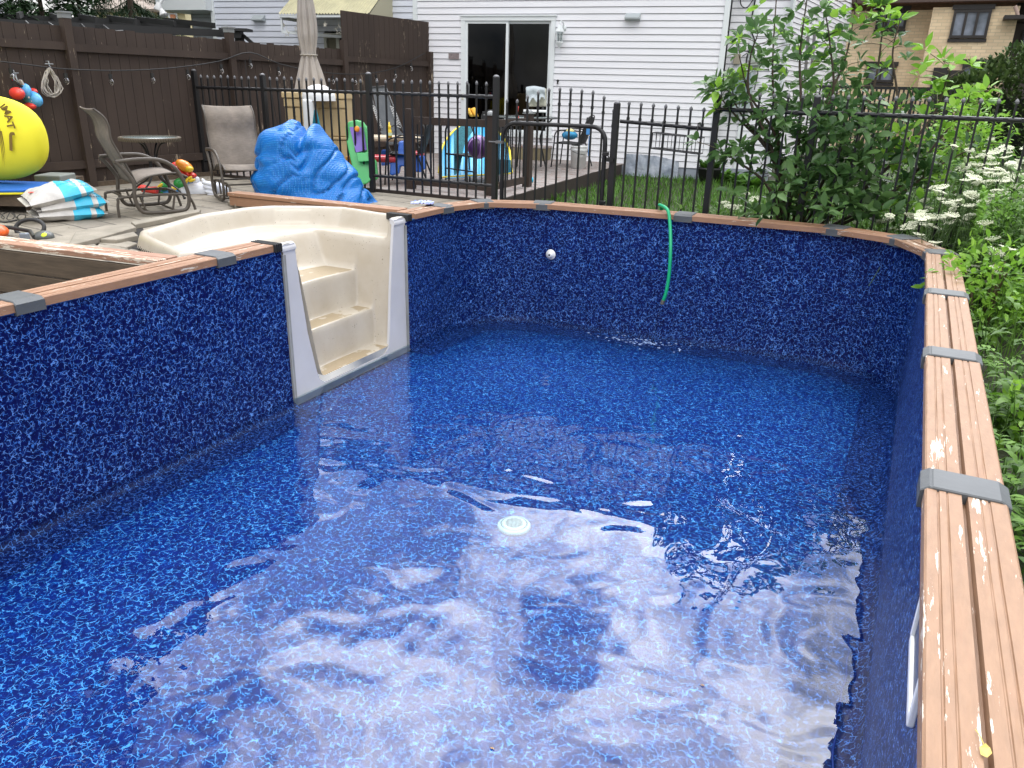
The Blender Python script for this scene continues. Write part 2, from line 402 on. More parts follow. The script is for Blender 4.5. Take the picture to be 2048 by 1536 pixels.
def wall_sheet(pts, z0=0):
    rows = []
    prof = [(0, z) for z in (z0, -.25, -.5, -.75, -1.0, FLOOR+COVE)] + [(COVE*(1-math.cos(R(a))), FLOOR+COVE*(1-math.sin(R(a)))) for a in (15, 30, 45, 60, 75, 90)] + [(.3, FLOOR)]
    for d, z in prof:
        rows.append([inset(pts, i, d)+Vector((0, 0, z)) for i in range(len(pts))])
    return rows
mb = MB(); mb.sheet(wall_sheet(ol)); mb.sheet(wall_sheet(ol2)); pb(mb, 'liner_wall', m_liner)
mb = MB(); mb.add([(PW-.02, -1.62, FLOOR-.004), (.02, -1.62, FLOOR-.004), (.02, 8.1, FLOOR-.004), (PW-.02, 8.1, FLOOR-.004)], [(0, 1, 2, 3)]); pb(mb, 'liner_floor', m_liner_lit)
mb = MB(); mb.add([(PW, -1.6, .0), (0, -1.6, 0), (0, -1.6, FLOOR), (PW, -1.6, FLOOR)], [(0, 1, 2, 3)]); pb(mb, 'end_wall', m_liner)
# bright bead at the liner's top edge
m_bead = mat('bead', (.02, .11, .30), .35)
mb = MB()
for pts in (ol, ol2): mb.tube([inset(pts, i, .004)+Vector((0, 0, -.006)) for i in range(len(pts))], .008, 6)
pb(mb, 'liner_bead', m_bead)
# seam wrinkle along the right cove
mb = MB(); pts = []
for k in range(60):
    y = .4+k*.055; pts.append((-.105+.006*math.sin(k*.5)+.004*math.sin(k*1.7), y, FLOOR+COVE*.28+.004))
mb.tube(pts, [.003+.003*abs(math.sin(k*.33)) for k in range(60)], 6); pb(mb, 'liner_wrinkle', mat('wrinkle', (.03, .05, .22), .22))
# ---- coping
m_cop = peel_mat('coping paint', (.285, .168, .098), .625)
m_cop_clean = peel_mat('coping paint far', (.315, .172, .098), .64)
m_cap = mat('cap plastic', (.085, .092, .096), .55, var=.12, vscale=6, bump=.15, bscale=30)
CW = .235
def cop_profile():
    # (across, up): 0 = inner edge, CW = outer edge; boards with fine grooves and one deep joint
    p = [(0, -.004), (0, .044), (.006, .05)]
    for c, w_, d in ((.038, .004, .004), (.064, .003, .003), (.114, .014, .03), (.158, .003, .003), (.182, .004, .004)):
        p += [(c-w_/2-.002, .05), (c-w_/2, .05-d), (c+w_/2, .05-d), (c+w_/2+.002, .05)]
    p += [(CW-.006, .05), (CW, .044), (CW, -.004)]
    return p
def coping(a, b, m, ca=0, cb=0, name='coping_board', top=0):
    """a, b inner-edge points; outer side lies to the left of a->b ... ca/cb shear the ends (outer offset along the run)"""
    a = Vector((*a, 0)); b = Vector((*b, 0)); d = b-a; l = d.length; rz = math.atan2(d.y, d.x)
    prof = cop_profile(); n = len(prof); mb = MB()
    vs = [];
    K = max(2, int(l/.12))
    for k in range(K+1):
        t = k/K
        for (u, z) in prof:
            x = lerp(ca*u, l+cb*u, t); vs.append((x, -u, z+top + (random.uniform(-.0012, .0012) if 0 < u < CW else 0)))
    fs = [(k*n+i, k*n+i+1, (k+1)*n+i+1, (k+1)*n+i) for k in range(K) for i in range(n-1)]
    mb.add(vs, fs); mb.add(vs[:n], [tuple(range(n))]); mb.add(vs[-n:], [tuple(range(n))[::-1]])
    o = mb.build(name, m, pool); o.location = Vector((a.x, a.y, 0))-PI_; o.rotation_euler.z = rz
    return o
def cap(p, d, wd=.15, name='coping_cap', fan=0.0):
    """cap straddling the coping; p inner-edge point, d direction along the run (outer side on its right)"""
    d = Vector((*d, 0)).normalized(); mb = MB(); e = .012
    prof = [(-e, -.02), (-e, .040), (.012, .058), (.02, .056), (.024, .059), (CW-.02, .059), (CW+e, .042), (CW+e, -.02)]
    n = len(prof); vs = []
    for s_, k in ((-.5, 0), (-.47, 1), (.47, 1), (.5, 0)):
        for u, z in prof:
            ww = wd*(1+fan*u/CW); vs.append((s_*ww, -u, z-(0 if k else .004)))
    fs = [(k*n+i, k*n+i+1, (k+1)*n+i+1, (k+1)*n+i) for k in range(3) for i in range(n-1)]
    mb.add(vs, fs); mb.add(vs[:n], [tuple(range(n))]); mb.add(vs[-n:], [tuple(range(n))[::-1]])
    o = mb.build(name, m_cap, pool); o.location = Vector((*p, 0))-PI_; o.rotation_euler.z = math.atan2(d.y, d.x)
    return o
E_ = -.028     # the coping's inner edge overhangs the wall
# node points (inner edge), walked so that the outside is on the right of travel: far side is walked left->... use order counter-clockwise reversed
# travel order: left wall going +y, then far wall +x, then right wall -y  => outside on the LEFT; we need it on the right, so travel reversed
RN = [(-.028, -1.6), (-.028, -.35), (-.028, 1.12), (-.028, 2.67), (-.028, 4.22), (-.028, 5.66), (-.035, 7.22), (-.30, 7.77), (-.84, 8.00), (-2.28, 7.955), (-3.82, 7.82), (-4.37, 7.55), (-4.535, 7.02), (-4.545, 6.42)]
def ang(i):
    a = Vector(RN[i-1]); b = Vector(RN[i]); c = Vector(RN[i+1]) if i+1 < len(RN) else b+(b-a)
    return ((b-a).normalized()+(c-b).normalized()).normalized()
for i in range(len(RN)-1):
    a, b = RN[i], RN[i+1]; d = (Vector(b)-Vector(a)).normalized()
    # mitre: angle between run direction and the bisector at either end
    def mit(k, sgn):
        if k <= 0 or k >= len(RN)-1: return 0
        bis = ang(k); c = d.x*bis.y-d.y*bis.x; return c*1.0
    coping(a, b, m_cop if i in (2, 3, 4, 5, 6) else m_cop_clean, ca=-(-mit(i, 1)), cb=mit(i+1, 1), name='coping_board')
for i in range(1, len(RN)-1):
    sm_ = 1 if i >= 9 else 0
    cap(RN[i], ang(i), .155 if i < 6 else .19, fan=.25 if i in (6, 7, 8, 10, 11) else 0)
LN = [(PW+.02, 4.46), (PW+.02, 3.98), (PW+.02, 2.53), (PW+.02, 1.08), (PW+.02, -.4), (PW+.02, -1.6)]
for i in range(len(LN)-1): coping(LN[i], LN[i+1], m_cop_clean)
for i in range(1, len(LN)-1): cap(LN[i], (0, -1), .17)
# ribbed end caps where the coping meets the steps
m_blk = mat('black rubber', (.02, .02, .02), .6)
for (yy, dy) in ((4.47, 1), (6.34, -1)):
    mb = MB()
    for k in range(4): mb.box((PW-.09, yy+dy*k*.022, .024), (CW+.02, .011, .066), bev=.004)
    mb.box((PW-.09, yy+dy*.033, .02), (CW, .085, .055)); pb(mb, 'ribbed_end_cap', m_blk)
# ---- moulded step unit
def seg_d(px, py, a, b):
    dx, dy = b[0]-a[0], b[1]-a[1]; t = max(0, min(1, ((px-a[0])*dx+(py-a[1])*dy)/(dx*dx+dy*dy)))
    return math.hypot(px-a[0]-t*dx, py-a[1]-t*dy)
def ss(a, b, x): t = max(0, min(1, (x-a)/(b-a))); return t*t*(3-2*t)
def smx(a, b, k): h = max(0, k-abs(a-b))/k; return max(a, b)+h*h*k*.25
def smn(a, b, k): return -smx(-a, -b, k)
def step_h(x, y):
    u = -4.57-x; d = min(seg_d(x, y, OUT[i], OUT[i+1]) for i in range(len(OUT)-1))
    if not inside(x, y, OUT): d = -d
    vm = (y-5.38)/.6                       # across the stair, -1..1
    cv = -.05*vm*vm
    u1 = .20+cv*.5; u2 = .46+cv; u3 = .92-.10*vm*vm
    h = -1.19+.35*ss(u1-.012, u1+.035, u)+.35*ss(u2-.012, u2+.035, u)
    back = -.49+(u-u3)*2.0
    h = smx(h, back, .12) if u > u2+.1 else h
    sl = -.02-(y-4.72)*5.6; sr = -.02-(6.09-y)*8.5
    h = smx(smx(h, sl, .16), sr, .16)
    tray = -.15
    h = smn(h, tray, .10)
    rim = .035 - .165*ss(.13, .065, d) if False else 0
    r_ = .035-.20*ss(.085, .20, d)          # rim falling into the tray
    r_ = r_ if d > 0 else .035
    h = smx(h, r_, .03) if d < .20 else h
    if u < .10 and (y < 4.7 or y > 6.12): h = max(h, .035)
    if d < .03: h -= .13*(1-ss(-.012, .03, d))
    return h, d
x0, x1, y0, y1, st, sy_ = -6.32, -4.57, 3.82, 6.56, .008, .0155
nx, ny = int((x1-x0)/st)+1, int((y1-y0)/sy_)+1
hid = {}; mb = MB(); vs = []; fs = []
H = [[None]*ny for _ in range(nx)]
for i in range(nx):
    for j in range(ny):
        x = x1-i*st; y = y0+j*sy_; h, d = step_h(x, y)
        if x > -4.60: d = max(d, 0 if (4.55 < y < 6.40) else -1)
        if d > -.014: H[i][j] = len(vs); vs.append((x, y, h))
for i in range(nx-1):
    for j in range(ny-1):
        q = (H[i][j], H[i][j+1], H[i+1][j+1], H[i+1][j])
        if None not in q: fs.append(q)
mb.add(vs, fs, True)
def step_mat():
    g = NG('step acrylic'); v = g.mapping()
    sep_ = g.n('SeparateXYZ'); g.l(g.co.outputs['Object'], sep_.inputs[0])
    nrm = g.n('NewGeometry'); sn = g.n('SeparateXYZ'); g.l(nrm.outputs['Normal'], sn.inputs[0])
    base = g.mix(g.rng(g.noise(v, 2.2, 4, .6), .3, .7), (.43, .375, .29), (.52, .475, .395))
    # tan sediment stains lying on the treads, with a ragged edge
    st_ = g.math('MULTIPLY', g.rng(g.noise(g.mapping((1, 1, .3)), 3.2, 5, .55), .43, .455), g.rng(sn.outputs['Z'], .9, .97))
    low = g.rng(sep_.outputs['Z'], -.2, -.4); st_ = g.math('MULTIPLY', st_, low)
    c = g.mix(g.math('MULTIPLY', st_, .95), base, (.31, .24, .145))
    run = g.math('MULTIPLY', g.rng(g.noise(g.mapping((2.5, 2.5, .6)), 3, 4, .6), .5, .8), g.math('MULTIPLY', g.rng(sep_.outputs['Z'], .0, -.35), .28))
    c = g.mix(run, c, (.42, .33, .21))
    spk = g.math('MULTIPLY', g.rng(g.noise(v, 70, 2), .70, .72), g.rng(g.noise(v, 5, 2), .50, .54)); c = g.mix(spk, c, (.08, .05, .03))
    g.set(c, .36); g.b.inputs['Coat Weight'].default_value = .15
    return g.m
m_step = step_mat()
stp = pb(mb, 'step_unit', m_step)
sm = stp.modifiers.new('cs', 'SMOOTH'); sm.factor = .5; sm.iterations = 7
# stirrup-shaped moulded mark on the back wall
mb = MB(); pts = []
for k in range(25):
    t = k/24; a = math.pi*(1-t)
    if k < 6: yy, zz = -.09, lerp(0.13, .0, k/6)
    elif k > 18: yy, zz = .09, lerp(0, .13, (k-18)/6)
    else: a = math.pi+math.pi*(k-6)/12; yy, zz = .09*math.cos(a), .09*math.sin(a)*.9
    Y = 5.66+yy; Z = -.36+zz
    lo, hi = -5.95, -5.3
    for _ in range(30):
        m_ = (lo+hi)/2
        if step_h(m_, Y)[0] > Z: lo = m_
        else: hi = m_
    pts.append((lo+.004, Y, Z))
mb.tube(pts, .011, 6); o = pb(mb, 'step_moulding', m_step, stp)
# face panel, set in the wall line
m_panel = mat('step panel', (.56, .555, .56), .38, var=.05, vscale=3)
mb = MB(); op = [(4.71, .03), (4.735, -.3), (4.79, -.75), (4.87, -1.12), (4.90, -1.20), (4.96, -1.245), (5.05, -1.25), (5.80, -1.25), (5.88, -1.24), (5.935, -1.19), (5.95, -1.1), (6.0, -.6), (6.05, -.2), (6.085, .03)]
ou = [(4.575, .03), (4.575, -.3), (4.575, -.75), (4.575, -1.12), (4.575, -1.24), (4.575, -1.29), (5.0, -1.29), (5.80, -1.29), (6.25, -1.29), (6.25, -1.24), (6.25, -1.1), (6.25, -.6), (6.25, -.2), (6.25, .03)]
mb.sheet([[(PW+.006, a, b) for a, b in ou], [(PW+.006, a, b) for a, b in op], [(PW-.02, a+(.004 if a < 5.4 else -.004), b-.01) for a, b in op]], smooth=False)
# rounded shoulders at the top of the panel
for ya, yb in ((4.56, 4.72), (6.08, 6.28)):
    rows = []
    for k in range(9):
        a = R(-10+k*14); rows.append([(PW-.035+.05*math.cos(a), y, -.012+.05*math.sin(a)) for y in (ya, (ya+yb)/2, yb)])
    mb.sheet(rows)
    for y in (ya, yb):
        mb.add([(PW-.035, y, -.012)]+[(PW-.035+.05*math.cos(R(-10+k*14)), y, -.012+.05*math.sin(R(-10+k*14))) for k in range(9)], [(0, k+1, k+2) for k in range(8)])
pb(mb, 'step_panel', m_panel, stp)
m_gask = mat('gasket', (.30, .30, .28), .5, var=.2, vscale=5)
mb = MB()
for y in (4.566, 6.262): mb.box((PW+.012, y, -.68), (.018, .022, 1.27)); mb.box((PW+.016, y+(.016 if y < 5 else -.016), -.68), (.012, .006, 1.27))
mb.box((PW+.013, 5.41, -1.30), (.02, 1.72, .06)); pb(mb, 'step_gasket', m_gask, stp)
# ---- return fitting, drain, skimmer
m_whitepl = mat('white plastic', (.78, .79, .78), .3); m_dark = mat('dark hole', (.006, .006, .006), .8)
rp_ = ay(1104, 508, 7.9); ax = Matrix.Rotation(R(90), 3, 'X')
mb = MB(); yw = 7.868; c = (rp_.x, yw, rp_.z)
mb.lathe([(0, .0), (.001, .045), (.024, .045), (.026, .04), (.028, .018), (.055, .012), (.058, 0)], c, 28, ax); fit = pb(mb, 'return_fitting', m_whitepl)
mb = MB(); mb.lathe([(0, .047), (.012, .047)], c, 16, ax); pb(mb, 'nozzle_hole', m_dark, fit)
dc = az_(1028, 1053, FLOOR); m_drain = mat('drain', (.52, .66, .58), .4)
mb = MB(); mb.lathe([(.105, 0), (.104, .012), (.096, .018), (.07, .024), (0, .03)], (dc.x, dc.y, FLOOR), 36); dr = pb(mb, 'main_drain', m_drain)
mb = MB()
for i in range(-6, 7):
    for j in range(-6, 7):
        x, y = i*.0095+(j % 2)*.0047, j*.0085
        if math.hypot(x, y) < .056: mb.cyl((dc.x+x, dc.y+y, FLOOR+.02), (dc.x+x, dc.y+y, FLOOR+.0325), .0028, n=6)
for k in range(40):
    a = k*math.pi/20; mb.bar((dc.x+.074*math.cos(a), dc.y+.074*math.sin(a), FLOOR+.0235), (dc.x+.086*math.cos(a), dc.y+.086*math.sin(a), FLOOR+.0225), .003, .004)
pb(mb, 'drain_holes', mat('drain hole', (.03, .08, .09), .6), dr)
mb = MB(); Y0, Y1, Z0, Z1 = 1.76, 2.12, -.20, -.04
for (a, b) in (((Y0, Z0), (Y1, Z0)), ((Y1, Z0), (Y1, Z1)), ((Y1, Z1), (Y0, Z1)), ((Y0, Z1), (Y0, Z0))):
    mb.bar((-.008, a[0], a[1]), (-.008, b[0], b[1]), .03, .016, up=(1, 0, 0), bev=.004)
sk = pb(mb, 'skimmer_frame', m_whitepl)
mb = MB(); mb.box((-.004, (Y0+Y1)/2, (Z0+Z1)/2), (.006, Y1-Y0, Z1-Z0)); pb(mb, 'skimmer_mouth', mat('skimmer mouth', (.03, .04, .09), .4), sk)
# ---- water
def water_mat():
    g = NG('water'); t = g.t; v = g.mapping()
    fr = g.n('Fresnel'); fr.inputs['IOR'].default_value = 1.42
    tr = g.n('BsdfTransparent'); tr.inputs[0].default_value = (.80, .93, 1, 1)
    gl = g.n('BsdfGlossy'); gl.inputs['Roughness'].default_value = .0; gl.inputs['Color'].default_value = (1, 1, 1, 1)
    mx = g.n('MixShader')
    big = g.noise(v, 1.1, 2, .5, .6); mid = g.noise(v, 2.7, 1, .4, .9); fine = g.noise(g.mapping((1, 3, 1)), 10, 2, .5)
    # rings spreading from where the hose drips
    wv = g.n('TexWave'); wv.wave_type = 'RINGS'; wv.rings_direction = 'SPHERICAL'; wv.inputs['Scale'].default_value = 3.2; wv.inputs['Distortion'].default_value = 3
    mp = g.n('Mapping'); mp.inputs['Location'].default_value = (2.55, -7.35, -WATER); g.l(g.co.outputs['Object'], mp.inputs[0]); g.l(mp.outputs[0], wv.inputs['Vector'])
    dn = g.n('VectorMath'); dn.operation = 'LENGTH'; g.l(mp.outputs[0], dn.inputs[0]); near = g.rng(dn.outputs['Value'], 0, 1.5, 1, 0)
    h = g.math('ADD', g.math('ADD', g.math('MULTIPLY', big, .75), g.math('MULTIPLY', mid, .21)), g.math('MULTIPLY', fine, .003))
    h = g.math('ADD', h, g.math('MULTIPLY', g.math('MULTIPLY', wv.outputs['Fac'], near), .12))
    bp = g.n('Bump'); bp.inputs['Strength'].default_value = 1; bp.inputs['Distance'].default_value = .035; g.l(h, bp.inputs['Height'])
    for nn in (fr, gl): g.l(bp.outputs[0], nn.inputs['Normal'])
    g.l(fr.outputs[0], mx.inputs[0]); g.l(tr.outputs[0], mx.inputs[1]); g.l(gl.outputs[0], mx.inputs[2]); g.l(mx.outputs[0], g.out.inputs[0])
    return g.m
mb = MB(); mb.add([(PW+.012, -1.58, WATER), (.0, -1.58, WATER), (.0, 7.27, WATER), (-.23, 7.84, WATER), (-.8, 8.05, WATER), (-3.77, 7.87, WATER), (-4.34, 7.62, WATER), (PW+.012, 7.08, WATER)], [tuple(range(8))])
tag(mb.build('water', water_mat()), kind='structure')
# ================================================================= TIMBER EDGING
m_beam = peel_mat('beam paint', (.33, .18, .115), .57, cream=(.66, .56, .44))
m_board = mat('raw boards', (.12, .085, .055), .8, vscale=4, c2=(.07, .05, .032), bump=.4, bscale=20, stretch=(1, 8, 8), bdist=.006)
def beam(a, b, wd, n, name='top_board', parent=None, m=None, th=.04, z=.045):
    a = Vector((*a, 0)); b = Vector((*b, 0)); d = (b-a); l = d.length; rz = math.atan2(d.y, d.x)
    for k in range(n):
        mb = MB(); w_ = wd/n-.006; mb.box((l/2, (k+.5)*wd/n, 0), (l, w_, th), bev=.005)
        o = mb.build(name, m or m_beam, parent); p = a - (parent.location if parent else Vector()); o.location = (p.x, p.y, z-th/2-(parent.location.z if parent else 0)); o.rotation_euler.z = rz
bl = empty('timber_edging', (-4.84, 3.62, -.6)); tag(bl, 'flaking orange-brown timber edging running left from the near pool coping, dark boards under it', 'edging')
beam((-9.0, 3.05), (-4.83, 3.62), .21, 2, parent=bl)
for k in range(3):
    mb = MB(); a = Vector((-9.0, 3.07, 0)); b = Vector((-4.86, 3.635, 0)); d = b-a; z = -.09-.17*k-(.09 if False else 0)
    mb.box((d.length/2, 0, 0), (d.length, .04, .158), bev=.004); o = mb.build('side_board', m_board, bl); o.location = a-bl.location+Vector((0, 0, z)); o.rotation_euler.z = math.atan2(d.y, d.x)
br = empty('timber_edging', (-4.83, 6.47, PATIO)); tag(br, 'pale painted timber edging behind the cream step unit, below the blue cover', 'edging')
beam((-7.08, 6.44), (-4.80, 6.50), .17, 2, parent=br, z=.055, m=m_cop_clean)
mb = MB(); mb.box((1.14, .015, 0), (2.28, .03, .10), bev=.003); o = mb.build('side_board', m_cop_clean, br); o.location = Vector((-7.075, 6.46, -.04))-br.location; o.rotation_euler.z = .02
mb = MB(); mb.box((0, 0, 0), (.03, .13, .10)); o = mb.build('end_board', m_cop_clean, br); o.location = Vector((-7.06, 6.53, -.04))-br.location
# planter bed floor
mb = MB(); mb.add([(-12, -1.6, -.62), (-4.6, -1.6, -.62), (-4.6, 3.6, -.62), (-12, 3.6, -.62)], [(0, 1, 2, 3)]); tag(mb.build('planting_bed', m_soil), kind='structure')

# ================================================================= WOODEN FENCE
def fence_mat():
    g = NG('brown fence paint'); v = g.mapping((1, 1, .35)); vf = g.mapping((14, 14, 1.6))
    c = g.mix(g.rng(g.noise(v, 2.5, 5, .6), .3, .7), (.034, .021, .015), (.052, .034, .025))
    a = g.math('ADD', g.math('MULTIPLY', g.noise(v, 3, 3), .5), g.math('MULTIPLY', g.noise(vf, 3, 4, .7), .6))
    c = g.mix(g.rng(a, .685, .70), c, (.30, .24, .17)); g.set(c, .75); g.bump(g.noise(vf, 4, 3), .3, .004); return g.m
m_fen = fence_mat()
m_gray = mat('aluminium cap', (.25, .26, .26), .5, metal=.3)
wf = empty('wooden_fence', (-9.7, 9.2, PATIO)); tag(wf, 'tall dark brown board fence with chipped paint along the left side', 'fence')
def fpt(s, off=0, z=0): return FA + FD*s + FN*off + Vector((0, 0, z))
frz = math.atan2(FD.y, FD.x)
def fb(mb, name, m=m_fen): return mb.build(name, m, wf)
faxes = Matrix.Rotation(frz, 3, 'Z')
def fbox(mb, s0, s1, z0, z1, off, th):
    mb.box(fpt((s0+s1)/2, off, (z0+z1)/2)-wf.location, (s1-s0, th, z1-z0), ax=faxes)
# boards, one by one
s = -6.0; k = 0
while s < 7.45:
    w_ = .142; tall = s > 4.93
    top = 2.40 if tall else 1.80+random.uniform(-.012, .012)-(.02 if s > 2.5 else 0)
    mb = MB(); fbox(mb, s+.003, s+w_-.003, PATIO-.1, top, -.03, .018)
    o = fb(mb, 'board'); s += w_; k += 1
for s in (-6.0, -2.45, 0.0, 2.47, 4.92, 7.40):
    mb = MB(); h = 2.0 if s < 4 else (1.93 if s < 6 else 1.86)
    fbox(mb, s-.05, s+.05, PATIO-.1, h-.05 if s < 4 else h, .02, .10); po = fb(mb, 'post')
    if s < 4:
        mb = MB(); fbox(mb, s-.07, s+.07, h-.055, h-.035, .02, .14); fbox(mb, s-.056, s+.056, h-.11, h-.056, .02, .112); fb(mb, 'post_cap', m_gray).parent = po
for (a, b) in ((-5.95, -2.5), (-2.4, -.05), (.05, 2.42), (2.52, 4.87), (4.97, 7.35)):
    for (z0, z1) in ((1.52, 1.61), (.12, .22)):
        mb = MB(); dz = random.uniform(-.01, .01)+(.07 if a > 4.9 and z0 > 1 else 0); fbox(mb, a, b, z0+dz, z1+dz, .012, .04); fb(mb, 'rail')
mb = MB(); fbox(mb, -5.9, 7.4, PATIO-.05, PATIO+.06, .03, .05); fb(mb, 'kick_board', m_board)

# ================================================================= METAL FENCE
m_iron = mat('black iron', (.010, .010, .011), .38, bump=.2, bscale=60, bdist=.002)
m_fin = mat('finial', (.16, .16, .165), .45, metal=.4)
FY = 8.55
def post_mb(h, z0): return MB().box((0, 0, (h+z0)/2), (.062, .062, h-z0), bev=.004)
def picket(parent, x, y, z0, z1, knob=True):
    mb = MB(); mb.box((0, 0, (z0+z1)/2), (.019, .019, z1-z0)); mb.box((0, 0, z1-.16), (.027, .027, .03))
    o = mb.build('picket', m_iron, parent); o.location = Vector((x, y, 0))-parent.location
    if knob:
        f = fin0.copy() if fin0 else None
        if f: col.objects.link(f)
        f.parent = o; f.location = (0, 0, z1)
    return o
fin0 = None
mb = MB(); mb.lathe([(.011, -.022), (.0175, -.018), (.019, 0), (.013, .012), (0, .026)], n=6, smooth=False); fin0 = mb.build('finial', m_fin)
def post(parent, x, y, top, z0=-.45):
    o = post_mb(top-.02, z0).build('post', m_iron, parent); o.location = Vector((x, y, 0))-parent.location
    mb = MB(); mb.ball((0, 0, top-.02), (.036, .036, .022), 12, 6); c = mb.build('post_cap', m_fin, o)
def rail(parent, a, b, r=.021):
    mb = MB(); a = Vector(a); b = Vector(b); mb.tube([a, b], r, 8)
    n = max(2, int((b-a).length/.144))
    for k in range(1, n): c = a.lerp(b, k/n); mb.box(c, (.04, .05, .03))
    o = mb.build('rail', m_iron, parent); o.location = -parent.location
    return o
mf = empty('metal_fence', (-7.2, FY, -.4)); tag(mf, 'black picket fence with rounded finials in front of the deck, left of its gate', 'fence')
px_ = [-9.72, -8.42, -6.64, -4.80]; tops = [1.37, 1.33, 1.37, 1.365]
for x, t in zip(px_, tops): post(mf, x, FY, t)
for i, n in enumerate((9, 13, 13)):
    a, b = px_[i], px_[i+1]
    for k in range(n):
        x = a+(b-a)*(k+1)/(n+1); picket(mf, x, FY, -.07, 1.27+random.uniform(-.006, .006))
    for z in (1.125, .10): rail(mf, (a+.03, FY, z), (b-.03, FY, z))
gt = empty('metal_gate', (-4.05, FY, -.3)); tag(gt, 'arched black picket gate with round-cornered tube frame and latch', 'gate')
GX0, GX1 = -4.70, -3.40; pts = [(GX0, FY, -.25), (GX0, FY, .68)]+[(GX0+.16-.16*math.cos(R(a)), FY, .68+.16*math.sin(R(a))) for a in (15, 35, 55, 75)]+[(GX0+.16, FY, .845), (GX1-.16, FY, .845)]
pts += [(GX1-.16+.16*math.sin(R(a)), FY, .685+.16*math.cos(R(a))) for a in (15, 35, 55, 75)]+[(GX1, FY, .66), (GX1, FY, -.25)]
mb = MB(); mb.tube(pts, .026, 10); mb.tube([(GX0, FY, -.1), (GX1, FY, -.1)], .022, 8); o = mb.build('frame', m_iron, gt); o.location = -gt.location
gp = [1.07, 1.07, 1.12, 1.17, 1.20, 1.215, 1.215, 1.20, 1.19, 1.14, 1.08, 1.02]
for k in range(10):
    x = GX0+(GX1-GX0)*(k+.35)/9.7; picket(gt, x, FY, -.1, gp[k]+.015)
picket(gt, GX1+.075, FY, -.1, 1.02)
for z in (.56, .02):
    mb = MB(); mb.box((GX1+.02, FY-.02, z), (.07, .05, .045), bev=.006); mb.tube([(GX1+.03, FY-.02, z), (GX1+.06, FY-.04, z-.02), (GX1+.075, FY-.03, z-.06), (GX1+.12, FY-.02, z-.06)], .009, 6); mb.box((-3.31, FY-.03, z-.06), (.08, .07, .04))
    o = mb.build('hinge', m_iron, gt); o.location = -gt.location
mb = MB(); mb.tube([(GX0-.16, FY-.05, .62), (GX0+.02, FY-.06, .62)], .009, 6); mb.box((GX0-.02, FY-.04, .62), (.09, .05, .03)); o = mb.build('latch', m_fin, gt); o.location = -gt.location
rf = empty('metal_fence', (-1.0, FY, -.4)); tag(rf, 'black picket fence right of the gate, running behind the leafy sapling', 'fence')
for x, t in ((-3.29, 1.12), (-2.19, 1.22), (-1.22, 1.24), (1.3, 1.24), (3.35, 1.24)): post(rf, x, FY, t)
for k in range(7):
    x = -3.29+(1.1)*(k+1)/8; picket(rf, x, FY, -.3, 1.095-.04*(k/6)+.01)
rail(rf, (-3.24, FY, .915), (-2.22, FY, .875)); rail(rf, (-3.24, FY, -.12), (-2.22, FY, -.12))
for (a, b) in ((-2.19, -1.22), (-1.22, 1.3), (1.3, 3.35)):
    npk = 6 if a < -2 else (17 if a < 0 else 13)
    for k in range(npk):
        x = a+(b-a)*(k+1)/(npk+1); picket(rf, x, FY, -.35, 1.225)
    rail(rf, (a+.03, FY, 1.075), (b-.03, FY, 1.065)); rail(rf, (a+.03, FY, -.1), (b-.03, FY, -.1))
bpy.data.objects.remove(fin0)
# hanging planter rack on the low section
hr = empty('hanging_rack', (-2.6, FY-.05, .7)); tag(hr, 'empty black wire planter rack hooked over the low fence section', 'planter rack')
A_ = ay(1318, 258, FY-.05); B_ = ay(1402, 275, FY-.05); z0, z1 = -.0, 0
mb = MB(); xa, xb = -2.80, -2.28; zt, zb = .82, .66
for y in (FY-.05, FY-.20):
    mb.tube([(xa, y, zt), (xb, y, zt-.03), (xb, y, zb-.03), (xa, y, zb), (xa, y, zt)], .007, 6)
    for k in range(1, 6): x = lerp(xa, xb, k/6); mb.tube([(x, y, zt-.005*k), (x, y, zb-.005*k)], .004, 5)
for x in (xa, xb):
    for z in (zt, zb): mb.tube([(x, FY-.05, z-(.03 if x == xb else 0)), (x, FY-.20, z-(.03 if x == xb else 0))], .006, 5)
for x in (-2.74, -2.36): mb.tube([(x, FY-.05, zt-.01), (x, FY-.05, .93), (x, FY+.03, .935), (x, FY+.03, .88)], .008, 6)
o = mb.build('rack_frame', m_iron, hr); o.location = -hr.location

# ================================================================= DECK
def deck_mat():
    g = NG('weathered deck'); v = g.mapping((1, 1, 1)); vs = g.mapping((1.5, 12, 1))
    sp = g.n('SeparateXYZ'); g.l(g.co.outputs['Object'], sp.inputs[0])
    c = g.mix(g.rng(g.noise(vs, 2, 5, .65), .35, .65), (.24, .215, .20), (.44, .41, .385))
    c = g.mix(g.rng(g.noise(vs, 4, 5, .7), .54, .58), c, (.20, .085, .06))
    g.set(c, .85); g.bump(g.noise(vs, 8, 3), .4, .004); return g.m
m_deck = deck_mat()
dk = empty('deck', (-7.2, 11.5, LAWN)); tag(dk, 'low wooden deck with weathered grey planks and dark brown side boards', 'deck')
DX = lambda y: -4.80-.075*(y-8.6)
y = 8.64; k = 0
while y < 14.6:
    mb = MB(); mb.box(((-9.45+DX(y))/2, y+.066, 0), (9.45+DX(y), .128, .03)); o = mb.build('plank', m_deck, dk); o.location = -dk.location+Vector((0, 0, DECK-.015+random.uniform(-.002, .002))); y += .138
mb = MB(); mb.box(((-9.6-4.80)/2, 8.62, DECK-.14), (4.80, .035, .28)); mb.bar((DX(8.6), 8.60, DECK-.14), (DX(14.5), 14.5, DECK-.14), .035, .28)
o = mb.build('side_board', mat('deck fascia', (.035, .024, .018), .8, var=.25, vscale=3), dk); o.location = -dk.location
